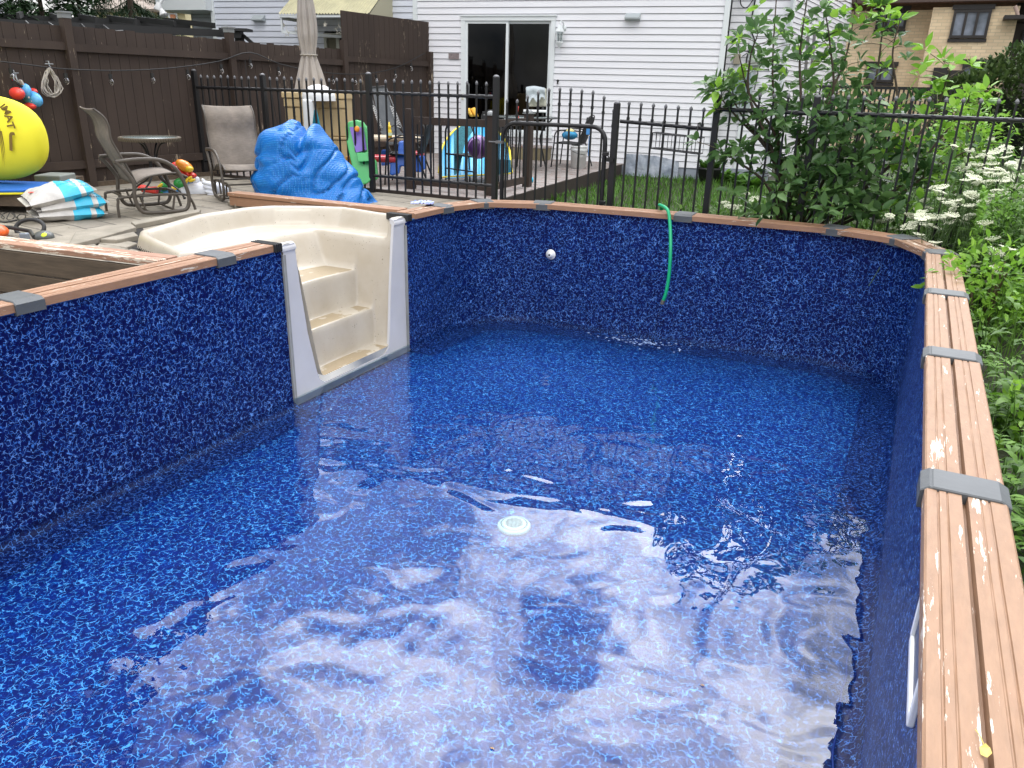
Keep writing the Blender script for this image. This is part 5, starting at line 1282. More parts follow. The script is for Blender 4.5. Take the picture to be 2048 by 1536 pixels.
# beach tent
m_tb = mat('tent blue', (.02, .38, .74), .6); m_tl = mat('tent light blue', (.22, .60, .85), .6); m_ty = mat('tent yellow', (.85, .68, .04), .6)
m_tt = mat('tent teal', (.005, .13, .20), .7)
tn = empty('beach_tent', dpk(950, 352)+AW*.25); tag(tn, "child's pop-up beach tent, light and dark blue stripes with yellow piping", 'tent')
def tentp(t, u):
    # t 0..1 across the opening, u 0..1 up; shell leaning back
    x = lerp(878, 1024, t); a = math.pi*t; topy = 345-100*math.sin(a)**.36
    y = lerp(354-8*t, topy, u); d = 11.0+.75*math.sin(u*math.pi/2)*math.sin(a)**.5+.25*t
    return dp(x, y, d)
for nm, m, par in (('striped_shell', m_tb, 0), ('light_stripes', m_tl, 1)):
    mb = MB(); n = 30
    for k in range(n):
        if (k % 2) != par: continue
        t0, t1 = k/n, (k+1)/n
        mb.sheet([[tentp(lerp(t0, t1, i/2), j/12)-AW*(.004*par) for i in range(3)] for j in range(13)])
    bsh(mb.build(nm, m, tn), tn)
mb = MB(); mb.tube([tentp(k/30, 1)-AW*.03 for k in range(31)], .016, 6); mb.tube([tentp(k/30, 0)-AW*.03 for k in range(31)], .012, 6); bsh(mb.build('piping', m_ty, tn), tn)
mb = MB(); cprism(mb, [(908, 262), (922, 252), (950, 256), (930, 285), (918, 345), (908, 350)], 10.98, .01); bsh(mb.build('mesh_window', mat('tent mesh', (.03, .14, .18), .7, c2=(.06, .30, .36), vscale=60, stretch=(1, 1, 1)), tn), tn)
mb = MB(); mb.add([dpk(890, 358), dpk(1024, 348), dpk(1020, 338)+AW*.2, dpk(905, 348)+AW*.3], [(0, 1, 2, 3)]); o = solid(mb.build('groundsheet', m_tl, tn), .02); bsh(o, tn)
mb = MB(); cprism(mb, [(985, 318), (1022, 320), (1022, 345), (985, 350)], 11.0, .008); bsh(mb.build('hem_panel', m_tt, tn), tn)
def ballmat():
    g = NG('purple ball'); v = g.mapping(); x = g.n('TexWave'); x.wave_type = 'RINGS'; x.inputs['Scale'].default_value = 3.2; x.inputs['Distortion'].default_value = 7; x.inputs['Detail'].default_value = 1; g.l(v, x.inputs['Vector'])
    g.set(g.mix(g.rng(x.outputs['Fac'], .90, .96), (.055, .018, .10), (.30, .17, .42)), .35); return g.m
mb = MB(); mb.ball((0, 0, 0), .155, 26, 16); o = mb.build('play_ball', ballmat()); o.location = dp(957, 294, 10.35); tag(o, 'dark purple ball with lilac swirls resting on the arched chair', 'ball')
# dining set by the house wall
gt_ = empty('glass_table', dpk(1060, 322)+AW*.5); tag(gt_, 'round glass patio table with thin metal rim beside the patio door', 'table')
tc_ = dp(1048, 234, 12.9); mb = MB(); mb.lathe([(0, .004), (.55, .004), (.55, -.004), (0, -.004)], tc_, 40); bsh(mb.build('glass_top', mat('glass green', (.14, .18, .17), .06), gt_), gt_)
mb = MB(); mb.tube([tc_+Vector((.56*math.cos(a), .56*math.sin(a), -.004)) for a in [2*math.pi*k/48 for k in range(48)]], .013, 6, closed=True); bsh(mb.build('rim', m_steel, gt_), gt_)
for k in range(4):
    a = R(40+90*k); mb = MB(); mb.tube(cr([tc_+Vector((.50*math.cos(a), .50*math.sin(a), -.01)), tc_+Vector((.3*math.cos(a), .3*math.sin(a), -.28)), tc_+Vector((.34*math.cos(a), .34*math.sin(a), -.55)), Vector((tc_.x+.42*math.cos(a), tc_.y+.42*math.sin(a), DECK+.01))], 5), .013, 6); bsh(mb.build('leg', m_iron, gt_), gt_)
c3 = dpk(1150, 334); free_chair('dark mesh chair facing left in front of the white bucket', (c3.x-.12, c3.y+.05, DECK), R(188), .28)
bgp = empty('beach_bag', dp(1140, 268, 12.6)); tag(bgp, 'small blue and yellow bag lying on the mesh chair by the white wall', 'bag')
mb = MB(); mb.ball((0, 0, -.02), (.13, .11, .07), 16, 10, MC, jit=.06); mb.build('bag_body', mat('bag blue fabric', (.02, .30, .55), .6, c2=(.01, .05, .12), vscale=9), bgp)
mb = MB(); mb.ball(Vector((.0, 0, .045)), (.07, .06, .04), 12, 8, MC); mb.build('bag_flap', mat('pale yellow', (.65, .58, .25), .6), bgp)
bk_ = empty('bucket', dpk(1157, 338)+AW*.12); tag(bk_, 'tall white plastic bucket behind the mesh chair', 'bucket')
mb = MB(); mb.lathe([(0, 0), (.125, 0), (.145, .30), (.152, .305), (.150, .33), (.146, .36), (.155, .365), (.155, .385), (.142, .385), (.135, .02), (0, .02)], n=28); mb.build('body', m_whitepl, bk_)
mb = MB(); mb.tube([(.15*math.cos(R(a)), .15*math.sin(R(a)), .36-.10*math.sin(R(a+90))*0-.12*abs(math.cos(R(a/2)))) for a in range(200, 341, 14)], .004, 5); mb.build('handle', m_steel, bk_)
mb = MB(); mb.box(dp(1176, 262, 12.9), (.06, .03, .12), ax=MC, bev=.008); mb.box(dp(1178, 292, 12.9), (.02, .02, .32), ax=MC); tag(mb.build('cleaning_tool', v_blu), 'blue plastic scoop leaning out of the white bucket', 'scoop')
mb = MB(); a = dpk(1044, 364)+UPV*.035; mb.tube([a, a+LR*.03, a+LR*.16, a+LR*.17], [.02, .036, .036, .02], 12); tag(mb.build('bottle', mat('cyan bottle', (.02, .42, .62), .3)), 'small cyan bottle lying on the deck planks beside the railing', 'bottle')
sb_ = empty('wooden_step', hs(-1.6, 0, .35)); tag(sb_, 'weathered wooden step box below the patio door', 'step')
mb = MB(); 
for k in range(3): hbox(mb, -2.3, -.88, .145, .18, .04+k*.14, .17+k*.14, .004)
bsh(mb.build('tread', m_deck, sb_), sb_)
mb = MB(); hbox(mb, -2.28, -.90, DECK, .145, .05, .44); bsh(mb.build('box', mat('step wood', (.20, .17, .10), .8, var=.3, vscale=4), sb_), sb_)
ln = empty('metal_lantern', dp(1052, 283, 13.1)); tag(ln, 'small silver metal lantern standing by the door step', 'lantern')
mb = MB(); mb.lathe([(.05, -.12), (.055, -.1), (.045, .06), (.06, .07), (.0, .14)], n=10); mb.build('body', mat('galvanised', (.45, .46, .45), .35, metal=.6), ln)
# white chair with a cloth, indoors side of the glass table
wc = empty('white_chair', dpk(1075, 300)+AW*1.6); wc.location.z = DECK; tag(wc, 'white plastic chair with a pale cloth over its back, by the glass table', 'chair')
mb = MB(); rows = []
for j in range(7):
    t = j/6; rows.append([dp(lerp(1052+6*(1-t), 1092, k/6), lerp(213, 174+8*abs(k/6-.45)**1.5, t), 13.4+.08*math.sin(k/6*math.pi)) for k in range(7)])
mb.sheet(rows); o = solid(mb.build('backrest', mat('ivory plastic', (.45, .45, .36), .5), wc), .025); bsh(o, wc)
for k, x in enumerate((1056, 1086)):
    mb = MB(); p = dp(x, 213, 13.4); mb.tube([p, Vector((p.x, p.y, DECK))], .018, 7); bsh(mb.build('leg', m_steel, wc), wc)
mb = MB(); p = dp(1070, 222, 13.2); mb.box(p, (.40, .4, .035), ax=MC, bev=.01); bsh(mb.build('seat', m_whitepl, wc), wc)
mb = MB(); rows = []
for j in range(8):
    t = j/7; rows.append([dp(lerp(1052, 1090, k/10), lerp(172+9*abs(k/10-.4)**1.5, 196+6*math.sin(k*1.3)+(6-k*.4), t), 13.33-.03*math.sin(j)) for k in range(11)])
mb.sheet(rows); tag(solid(mb.build('cloth', mat('pale cloth', (.45, .50, .52), .85)), .006), 'pale grey cloth draped over the white chair back', 'cloth')
mb = MB(); rows = []
for j in range(6): rows.append([dp(lerp(934+j*1.6, 950+j*1.4, k/6), lerp(218-abs(k/6-.4)*4, 232, j/5), 12.6-.03*math.sin(k*2)) for k in range(7)])
mb.sheet(rows); tag(solid(mb.build('cushion', mat('yellow orange cloth', (.85, .42, .03), .7, c2=(.9, .6, .1), vscale=2, stretch=(30, 30, 2))), .05), 'yellow striped cushion showing above the deck railing', 'cushion')
oc = dpk(975, 330)+AW*.4; free_chair('dark mesh chair carrying the yellow cushion behind the railing', (oc.x-.45, oc.y+1.1, DECK), R(-60), .27)
mb = MB(); mb.tube(cr([dp(x, y, 11.6) for x, y in ((1033, 208), (1036, 216), (1035, 228), (1038, 236), (1034, 226), (1037, 213))], 4), .008, 5); tag(mb.build('ribbon', v_red), 'thin red ribbon tied near the cap of the railing post', 'ribbon')
# ---- pool rim bits
mh = cr([Vector((-2.62, 8.42, -.28)), Vector((-2.60, 8.28, -.02)), Vector((-2.585, 8.19, .075)), Vector((-2.57, 8.07, .115)), ay(1335, 420, 7.93), ay(1340, 450, 7.84), ay(1341, 500, 7.72), ay(1338, 550, 7.68), ay(1332, 585, 7.66), ay(1327, 600, 7.66)], 7)
gh = empty('garden_hose', mh[0]); tag(gh, 'bright green garden hose hooked over the far coping, dripping into the pool', 'hose')
mb = MB(); mb.tube(mh, .0175, 10); bsh(mb.build('tube', mat('hose green', (.0, .36, .15), .4), gh), gh)
mb = MB(); a, b = mh[-1], mh[-1]+(mh[-1]-mh[-4]).normalized()*.045; mb.tube([a, b], .02, 10); bsh(mb.build('coupling', mat('brass', (.25, .22, .16), .4, metal=.7), gh), gh)
# falling water and foam
m_foam = mat('foam', (.30, .42, .68), .35); fx = mh[-1]
mb = MB(); st_ = []
for k in range(14): t = k/13; st_.append(fx+Vector((-.06*t, -.02*t, -(fx.z-WATER)*t*t)))
mb.tube(st_, [.007+.004*math.sin(k*2) for k in range(14)], 8)
tag(mb.build('water_jet', glass_mat('jet', (.86, .9, .95))), 'thin stream of water falling from the green hose end', 'water jet')
mb = MB()
for k in range(120):
    a = random.uniform(0, 6.28); r = abs(random.gauss(0, .25)); x = st_[-1].x-.05+r*math.cos(a)*1.35; y = min(7.92, st_[-1].y-.02+r*math.sin(a)*.5)
    rr = random.uniform(.003, .009); mb.lathe([(0, rr*.35), (rr*.7, rr*.25), (rr, 0)], (x, y, WATER+.001), 7, sx=random.uniform(1, 2.4))
tag(mb.build('splash_foam', m_foam), 'white bubbles and foam where the hose water lands', 'foam', kind='stuff')
# crumpled blue-white cloth on the coping, leaf on the right coping, leaf in the planting bed
cc = az_(845, 409, .06); mb = MB(); rows = []
for i in range(13):
    rows.append([cc+LR*((i/12-.5)*.23)+AW*((j/9-.5)*.15)+UPV*(.012+.03*abs(mn.noise(Vector((i*.5, j*.6, 2))))*1.6) for j in range(10)])
mb.sheet(rows); tag(solid(mb.build('cleaning_cloth', mat('blue white cloth', (.70, .74, .86), .8, c2=(.08, .14, .60), vscale=26)), .006), 'crumpled white cloth with blue print lying on the far left coping', 'cloth')
lf = az_(1967, 1505, .052); mb = MB()
mb.add([lf+Vector(p) for p in ((-.006, -.012, .003), (.004, -.018, .006), (.012, -.006, .010), (.010, .010, .008), (.002, .014, .012), (-.008, .004, .006))], [(0, 1, 2, 3, 4, 5)]); mb.tube([lf+Vector((0, .012, .008)), lf+Vector((-.006, .035, .008)), lf+Vector((-.012, .055, .003))], .0012, 4)
tag(mb.build('fallen_leaf', mat('yellow leaf', (.55, .42, .10), .6)), 'small yellow leaf lying in the groove of the right coping', 'leaf', 'fallen leaves')
for (x, y, lb) in ((984, 1497, 'tiny brown leaf on the pool floor near the bottom of the picture'), (1405, 1371, 'tiny orange leaf fragment on the pool floor at lower right'), (1361, 926, 'tiny dark leaf fragment floating near the middle of the pool')):
    p = az_(x, y, WATER+.003); mb = MB(); mb.add([p+Vector(q) for q in ((-.012, 0, 0), (0, -.004, .003), (.012, .001, 0), (.001, .006, .002))], [(0, 1, 2, 3)]); tag(mb.build('fallen_leaf', mat('brown leaf', (.35, .2, .06), .7)), lb, 'leaf', 'fallen leaves')

mb = MB()
for k in range(170):
    if k < 90: s_ = random.uniform(-2, 2.4); p = fpt(s_, random.uniform(.1, .5)**1, PATIO+.008)
    else: p = Vector((random.uniform(-9.5, -6.4), random.uniform(3.8, 8.2), PATIO+.008))
    leaf_r = random.uniform(.008, .028); a = random.uniform(0, 6.28); u = Vector((math.cos(a), math.sin(a), .1))*leaf_r; v = Vector((-math.sin(a), math.cos(a), .15))*leaf_r*.5
    mb.add([p-u, p-v, p+u, p+v], [(0, 1, 2, 3)])
tag(mb.build('leaf_litter', mat('dry leaves', (.13, .08, .035), .9, var=.6, vscale=4)), kind='stuff')
# ================================================================= VEGETATION
def leaf_mat(name, c1, c2, rough=.5, tr=.35):
    g = NG(name); ge = g.n('NewGeometry'); v = g.mapping()
    f = g.math('ADD', g.math('MULTIPLY', ge.outputs['Random Per Island'], .6), g.math('MULTIPLY', g.noise(v, 1.6, 2), .5))
    c = g.mix(g.rng(f, .2, .95), c1, c2); g.set(c, rough); g.b.inputs['Specular IOR Level'].default_value = .35
    t = g.n('BsdfTranslucent'); g.l(c, t.inputs[0]); m = g.n('MixShader'); m.inputs[0].default_value = tr
    g.l(g.b.outputs[0], m.inputs[1]); g.l(t.outputs[0], m.inputs[2]); g.l(m.outputs[0], g.out.inputs[0]); return g.m
def rv(s=1): return Vector((random.gauss(0, s), random.gauss(0, s), random.gauss(0, s)))
def leaf(mb, p, d, l, w_, nrm=None, fold=.15, droop=.2):
    d = d.normalized(); n = nrm if nrm is not None else Vector((0, 0, 1)); s = d.cross(n)
    if s.length < 1e-3: s = Vector((1, 0, 0))
    s.normalize(); n = s.cross(d); dr = Vector((0, 0, -droop*l))
    a = p+d*(l*.32)+s*(w_*.5)+n*(w_*fold)+dr*.1; b = p+d*(l*.32)-s*(w_*.5)+n*(w_*fold)+dr*.1
    e = p+d*(l*.68)+s*(w_*.42)+n*(w_*fold*.8)+dr*.45; f = p+d*(l*.68)-s*(w_*.42)+n*(w_*fold*.8)+dr*.45
    c = p+d*(l*.35)+dr*.1; c2 = p+d*(l*.70)+dr*.45; q = p+d*l+dr
    mb.add([p, a, c, b, e, c2, f, q], [(0, 1, 2), (0, 2, 3), (1, 4, 5, 2), (2, 5, 6, 3), (4, 7, 5), (5, 7, 6)], True)
def blade(mb, p, d, l, w_, bend):
    s = Vector((-d.y, d.x, 0)); s = s.normalized() if s.length > 1e-4 else Vector((1, 0, 0)); s *= w_/2
    m = p+Vector((0, 0, l*.55))+d*(bend*.35); q = p+Vector((0, 0, l*.92))+d*bend
    mb.add([p-s, p+s, m+s*.8, m-s*.8, q], [(0, 1, 2, 3), (3, 2, 4)])
m_bark = mat('bark', (.07, .05, .035), .9, var=.3, vscale=20); m_twig = mat('twig', (.09, .07, .03), .7)
# ---- lawn grass
m_grass = leaf_mat('grass', (.045, .13, .012), (.12, .27, .03), .5, .3)
gm = MB()
for k in range(17000):
    y = random.uniform(8.75, 15.2); xmin = DX(y)+.03 if y < 14.7 else -5.5; x = random.uniform(xmin, 2.2)
    a = random.uniform(0, 6.28); h = random.uniform(.05, .13)*(1.35 if mn.noise(Vector((x*.8, y*.8, 0))) > .1 else 1); blade(gm, Vector((x, y, LAWN-.01)), Vector((math.cos(a), math.sin(a), 0)), h, .012, h*random.uniform(.2, .9))
tag(gm.build('lawn_grass', m_grass), kind='stuff')
# ---- sapling shrub
m_leafd = leaf_mat('sapling leaf', (.042, .105, .032), (.14, .26, .075), .34, .38); m_leafy = leaf_mat('young leaf', (.14, .32, .03), (.32, .55, .07), .4, .45)
sp = empty('leafy_sapling', (-1.45, 8.8, -.4)); tag(sp, 'tall multi-stemmed leafy sapling growing through the black fence behind the pool', 'sapling')
base = dp(1585, 405, 8.35); base.z = -.4
tips = [((1558, 300), (1545, 150), (1555, -40)), ((1600, 260), (1600, 110), (1618, -30)), ((1640, 240), (1690, 120), (1715, -10)), ((1620, 280), (1665, 190), (1660, 90), (1650, 20)), ((1680, 300), (1745, 180), (1765, 60), (1770, 10)),
        ((1700, 330), (1790, 230), (1785, 110), (1800, 40)), ((1760, 350), (1860, 240), (1890, 170), (1905, 130)), ((1790, 380), (1870, 290), (1925, 220), (1940, 190)), ((1560, 340), (1490, 240), (1455, 180)), ((1550, 320), (1500, 200), (1500, 120), (1515, 70)), ((1540, 380), (1470, 320), (1440, 300)), ((1550, 330), (1470, 230), (1432, 185)), ((1560, 300), (1500, 190), (1478, 110)), ((1780, 400), (1880, 330), (1960, 290))]
dl = MB(); yl = MB()
def cluster(p, d, young, n=None, sc_=1.0):
    n = n or random.randint(4, 7); mbx = yl if young else dl
    for k in range(n):
        a = 2*math.pi*k/n+random.uniform(-.4, .4); u = d.orthogonal().normalized(); w_ = d.cross(u)
        dd = (u*math.cos(a)+w_*math.sin(a)+d*random.uniform(.1, .9)+Vector((0, 0, random.uniform(-.25, .25)))).normalized()
        l = random.uniform(.095, .165)*sc_; leaf(mbx, p+dd*.02, dd, l, l*random.uniform(.40, .52), nrm=(Vector((0, 0, 1))+rv(.45)).normalized(), fold=random.uniform(.05, .3), droop=random.uniform(0, .35))
stm = []
for i, t in enumerate(tips):
    dpt = 7.7+random.uniform(-.35, .45); P = [base+rv(.03)]+[dp(x, y, lerp(8.15, dpt, (k+1)/len(t))) for k, (x, y) in enumerate(t)]; P[0].z = -.4
    C = cr(P, 7); n = len(C); mb = MB(); mb.tube(C, [lerp(.022, .005, k/(n-1)) for k in range(n)], 6); bsh(mb.build('stem', m_bark, sp), sp)
    for k in range(3, n):
        c = C[k]; d = (C[k]-C[k-1]).normalized()
        if c.z < .1 and random.random() < .5: continue
        for r in range(1 if random.random() < .9 or c.z < .6 else 0):
            off = rv(.09)+RIGHT*random.gauss(0, .12); off.z = abs(off.z)*.8; q = c+off
            if random.random() < .6: stm.append((c, q))
            young = (i in (6, 7) and k > n*.45) or (i in (4, 5, 2) and k > n*.8) or (random.random() < .10 and k > n*.5)
            cluster(q, (off.normalized()*.6+d), young)
    cluster(C[-1], d, i in (2, 4, 5, 6, 7), 7, 1.05)
# dense lower skirt
for k in range(290):
    t = random.random(); x = random.gauss(1690, 95); y = random.uniform(205, 432)
    if x < 1500 and y < 290: continue
    if x > 1860 and y > 380: continue
    p = dp(x, y, random.uniform(7.3, 8.3))
    if p.z < -.4: continue
    cluster(p, (rv(.5)+Vector((0, 0, .6))).normalized(), x > 1770 and random.random() < .45, 5, 1.05)
for k in range(60):
    x = random.gauss(1600, 60); y = random.uniform(50, 220); cluster(dp(x, y, random.uniform(8, 8.8)), (rv(.5)+Vector((0, 0, .7))).normalized(), random.random() < .2, 4)
mb = MB()
for a, b in stm: mb.tube([a, a.lerp(b, .5)+Vector((0, 0, .01)), b], .0035, 4, caps=False)
tag(bsh(mb.build('twigs', m_twig, sp), sp), kind='stuff'); bsh(dl.build('foliage', m_leafd, sp), sp); bsh(yl.build('young_foliage', m_leafy, sp), sp)
# ---- weeds right of and behind the pool
m_weed = leaf_mat('weed leaf', (.045, .11, .02), (.16, .30, .05), .55, .35); m_fern = leaf_mat('feathery weed', (.07, .17, .02), (.22, .42, .06), .55, .4)
def frond(mb, p, d, l, n, lw):
    C = [p+d*(l*t)+Vector((0, 0, -.35*l*t*t)) for t in [k/n for k in range(n+1)]]
    mb.tube([C[0], C[n//2], C[-1]], .0025, 3, caps=False)
    for k in range(1, n+1):
        t = k/n; s = d.cross(Vector((0, 0, 1))).normalized(); ll = lw*math.sin(math.pi*min(.95, t*.8+.15))
        for sg in (-1, 1): leaf(mb, C[k], s*sg+d*.6+Vector((0, 0, random.uniform(-.1, .3))), ll, ll*.33, droop=.3)
wd1 = MB(); wd2 = MB()
def ghgt(x, y):   # plant height
    t = ss(4.5, 8.3, y); return lerp(.36, 1.0, t)*(.75+.4*random.random()) + (.12 if x > 1.6 else 0)
cnt = 0
while cnt < 1120:
    if cnt < 240: y = random.uniform(7.2, 8.5); x = random.uniform(.28, 3.2)
    else: y = random.uniform(.4, 13); x = random.uniform(.30, 4.6) if y < 8.4 else random.uniform(-1.6, 5)
    if y < 3 and x > 2: continue
    if y > 8.3 and x < -.5 and random.random() < .85: continue
    if y < 8.3 and x > .3 and y > 5 and random.random() < .0: continue
    z0 = gz(x, y); h = ghgt(x, y); cnt += 1
    if x < .42 and y < 8.3: h *= .6
    lean = Vector((random.gauss(0, .14), random.gauss(0, .12), 1)).normalized(); wdx = wd2 if random.random() < .45 else wd1
    C = [Vector((x, y, z0))+lean*(h*t) for t in (0, .35, .7, 1)]; wdx.tube(C, [.005, .004, .003, .002], 3, caps=False)
    nb = 7
    for k in range(nb):
        t = (k+.6)/nb; a = k*2.4+random.random(); d = Vector((math.cos(a), math.sin(a), random.uniform(.2, .9))).normalized(); p = Vector((x, y, z0))+lean*(h*t)
        if wdx is wd2: frond(wdx, p, d, .22*(1.2-t*.6), 5, .075)
        else:
            for q in range(3): dd = (d+rv(.35)).normalized(); l = random.uniform(.07, .13); leaf(wdx, p+dd*.03*q, dd, l, l*.3, droop=.5)
for k in range(5200):     # rank grass
    y = random.uniform(.2, 12.5); x = random.uniform(.27, 4.4) if y < 8.4 else random.uniform(-2.1, 4.5)
    a = random.uniform(0, 6.28); h = random.uniform(.16, .42)*(1.2 if y > 5 else .8); blade(wd1, Vector((x, y, gz(x, y))), Vector((math.cos(a), math.sin(a), 0)), h, .009, h*random.uniform(.2, .9))
for k in range(2600):     # strip between the far coping and the lawn
    y = random.uniform(8.36, 9.4); x = random.uniform(-2.9, .3); a = random.uniform(0, 6.28); h = random.uniform(.10, .34); blade(wd1, Vector((x, y, LAWN)), Vector((math.cos(a), math.sin(a), 0)), h, .009, h*.6)
for k in range(260):
    y = random.uniform(8.4, 9.6); x = random.uniform(-2.7, .4); p = Vector((x, y, LAWN)); h = random.uniform(.1, .42)
    for q in range(7): dd = (Vector((0, 0, .2))+rv(.6)).normalized(); l = random.uniform(.06, .12); leaf(wd1, p+Vector((0, 0, h*q/7)), dd, l, l*.35)
for k in range(15000):
    x = random.uniform(.12, 3.4); y = random.uniform(7.0, 9.8); 
    if y < 8.3: x = max(x, .30)
    top = .40+.22*ss(.3, 1.3, x)+.28*mn.noise(Vector((x*1.6, y*1.6, 0)))+.12*mn.noise(Vector((x*5, y*5, 1))); z = top-abs(random.gauss(0, .22))
    if z < -.4: continue
    m_ = wd1 if mn.noise(Vector((x*2, y*2, 5))) > 0 else wd2; l = random.uniform(.035, .085); leaf(m_, Vector((x, y, z)), (rv(.6)+Vector((0, 0, .6))).normalized(), l, l*.38, droop=.3)
tag(wd1.build('weeds', m_weed), kind='stuff'); tag(wd2.build('feathery_weeds', m_fern), kind='stuff')
# large fresh green plants
def bushy(name, label, cx, cy, cz, rx, ry, rz_, n, m, ll, cat='shrub', group=None, stems=True):
    e = empty(name, (cx, cy, cz-rz_)); tag(e, label, cat, group); mb = MB()
    for k in range(n):
        v = rv(1).normalized()*(random.random()**.45); q = 1+.28*mn.noise(v*2.3+Vector((cx, cy, 0)))
        p = Vector((v.x*rx*q, v.y*ry*q, rz_+v.z*rz_*q)); leaf(mb, p, (v+rv(.5)+Vector((0, 0, .1))).normalized(), ll*random.uniform(.7, 1.3), ll*.42*random.uniform(.8, 1.2), nrm=(Vector((0, 0, 1))+rv(.5)).normalized())
    mb.build('foliage', m, e)
    if stems:
        mb = MB()
        for k in range(5): t = rv(.35); mb.tube([(0, 0, -.3), (t.x*rx*.5, t.y*ry*.5, rz_), (t.x*rx, t.y*ry, rz_*1.5)], [.02, .012, .005], 5)
        mb.build('stems', m_twig, e)
    return e
p = dp(1945, 238, 9.8); bushy('weed_shrub', 'pale yellow-green feathery shrub beyond the right end of the fence', p.x, p.y, p.z-.25, .5, .5, .55, 900, m_leafy, .09)
p = dp(1990, 560, 5.6); bushy('weed_shrub', 'fresh green leafy clump just right of the coping corner', p.x, p.y, p.z-.05, .42, .5, .34, 620, m_leafy, .08)
p = dp(2040, 820, 4.0); bushy('weed_shrub', 'bright green leafy clump at the right edge beside the coping', p.x+.1, p.y, p.z-.1, .28, .4, .25, 420, m_leafy, .07)
# ---- queen anne's lace
m_umb = mat('umbel white', (.66, .68, .50), .8); m_bud = mat('umbel bud', (.22, .30, .13), .8); m_stk = mat('flower stalk', (.07, .13, .035), .6)
def lace(kind):
    e = empty('wild_flower', (0, 0, 0)); mb = MB(); lean = Vector((random.uniform(-.15, .15), random.uniform(-.1, .1), -.7)); mb.tube([(0, 0, -.02), tuple(lean*.5), tuple(lean)], .0035, 4, caps=False); mb.build('stalk', m_stk, e)
    mb = MB(); r = .065 if kind < 4 else .03
    if kind < 4:
        for k in range(46):
            a = k*2.4; q = math.sqrt((k+.5)/46); x, y = r*q*math.cos(a), r*q*math.sin(a); z = .012*(1-q*q)*(1 if kind % 2 else -1)+random.uniform(-.004, .004); rr = .0085*random.uniform(.8, 1.4)
            mb.lathe([(0, rr*.6), (rr, .0)], (x, y, z), 5)
        for k in range(9): a = k*.7; mb.tube([(0, 0, -.03), (r*.8*math.cos(a), r*.8*math.sin(a), -.002)], .0012, 3, caps=False)
        mb.build('flower_head', m_umb, e)
    else: mb.ball((0, 0, 0), (.026, .026, .03), 8, 6, jit=.12); mb.build('flower_head', m_bud, e)
    return e
LG = 'white lace flowers among the weeds right of the pool'; LL = 'flat white lacy flower on a thin green stalk among the weeds'; LB = 'closed greenish flower bud on a thin stalk among the weeds'
protos = [lace(k) for k in (0, 1, 2, 3, 4)]; used = set(); fl = []
def addf(px, py, d, kind=None):
    k = kind if kind is not None else (random.choice((0, 1, 2, 3)) if random.random() < .87 else 4)
    o = protos[k] if k not in used else copy_tree(protos[k]); used.add(k)
    p = dp(px, py, d); o.location = p; s = random.uniform(.5, 1.1); o.scale = (s, s, 1); o.rotation_euler = (R(random.uniform(-22, 22)), R(random.uniform(-22, 22)), random.uniform(0, 6.28))
    tag(o, LB if k == 4 else LL, 'flower', LG if k < 4 else 'flower buds among the weeds'); fl.append(o)
for px, py, d, n, sx, sy in ((1800, 452, 8.0, 40, 60, 22), (1880, 440, 7.4, 40, 60, 30), (1990, 395, 7.0, 50, 60, 45), (2000, 335, 7.6, 34, 50, 26), (1940, 300, 10, 12, 50, 20), (1500, 395, 8.9, 7, 45, 22), (1470, 410, 8.7, 4, 30, 10), (1990, 480, 6.0, 16, 50, 40), (1980, 345, 6.9, 36, 55, 40), (1930, 415, 6.9, 30, 60, 30), (1690, 400, 8.6, 4, 30, 20), (1960, 540, 6.0, 4, 40, 30)):
    for k in range(n): addf(px+random.gauss(0, sx*.8), py+random.gauss(0, sy*.8), d+random.uniform(-.5, .5))
for k in protos:
    if k not in fl: bpy.data.objects.remove(k)
# ---- tall tree beyond the brown fence (mostly above the frame; it shows in the water) and conifers
m_dark = leaf_mat('dark foliage', (.012, .035, .010), (.035, .085, .020), .6, .2); m_con = leaf_mat('conifer', (.014, .036, .014), (.040, .085, .030), .7, .15)
def tree(name, label, x, y, h, cr_, zc, rz_, n, m, ll, zb=-.3, group=None):
    e = empty(name, (x, y, zb)); tag(e, label, 'tree', group); mb = MB(); mb.tube([(0, 0, 0), (.1, .05, h*.4), (0, 0, h*.9)], [.22, .15, .04], 8)
    for k in range(9):
        a = k*2.4; z = h*(.35+.05*k); mb.tube([(0, 0, z), (cr_*.4*math.cos(a), cr_*.4*math.sin(a), z+h*.06), (cr_*.8*math.cos(a), cr_*.8*math.sin(a), z+h*.1)], [.07, .04, .015], 5)
    mb.build('trunk', m_bark, e); mb = MB(); blobs = []
    for k in range(34):
        v = rv(1).normalized()*random.random()**.4; blobs.append((Vector((v.x*cr_*.8, v.y*cr_*.8, zc-zb+v.z*rz_*.85)), random.uniform(.22, .38)*cr_))
    for k in range(n):
        c, r = random.choice(blobs); v = rv(1).normalized(); leaf(mb, c+v*r*random.uniform(.55, 1.1), (v+rv(.6)).normalized(), ll*random.uniform(.7, 1.3), ll*.6)
    mb.build('crown', m, e); return e
tree('broadleaf_tree', 'tall dark broadleaf tree beyond the brown fence, its crown above the frame', -18.5, 8.0, 13, 4.9, 9.3, 5.2, 9000, m_dark, .34)
tree('broadleaf_tree', 'second tall tree behind the left end of the brown fence', -17.5, 2.6, 12, 4.2, 8.6, 4.8, 4500, m_dark, .36)
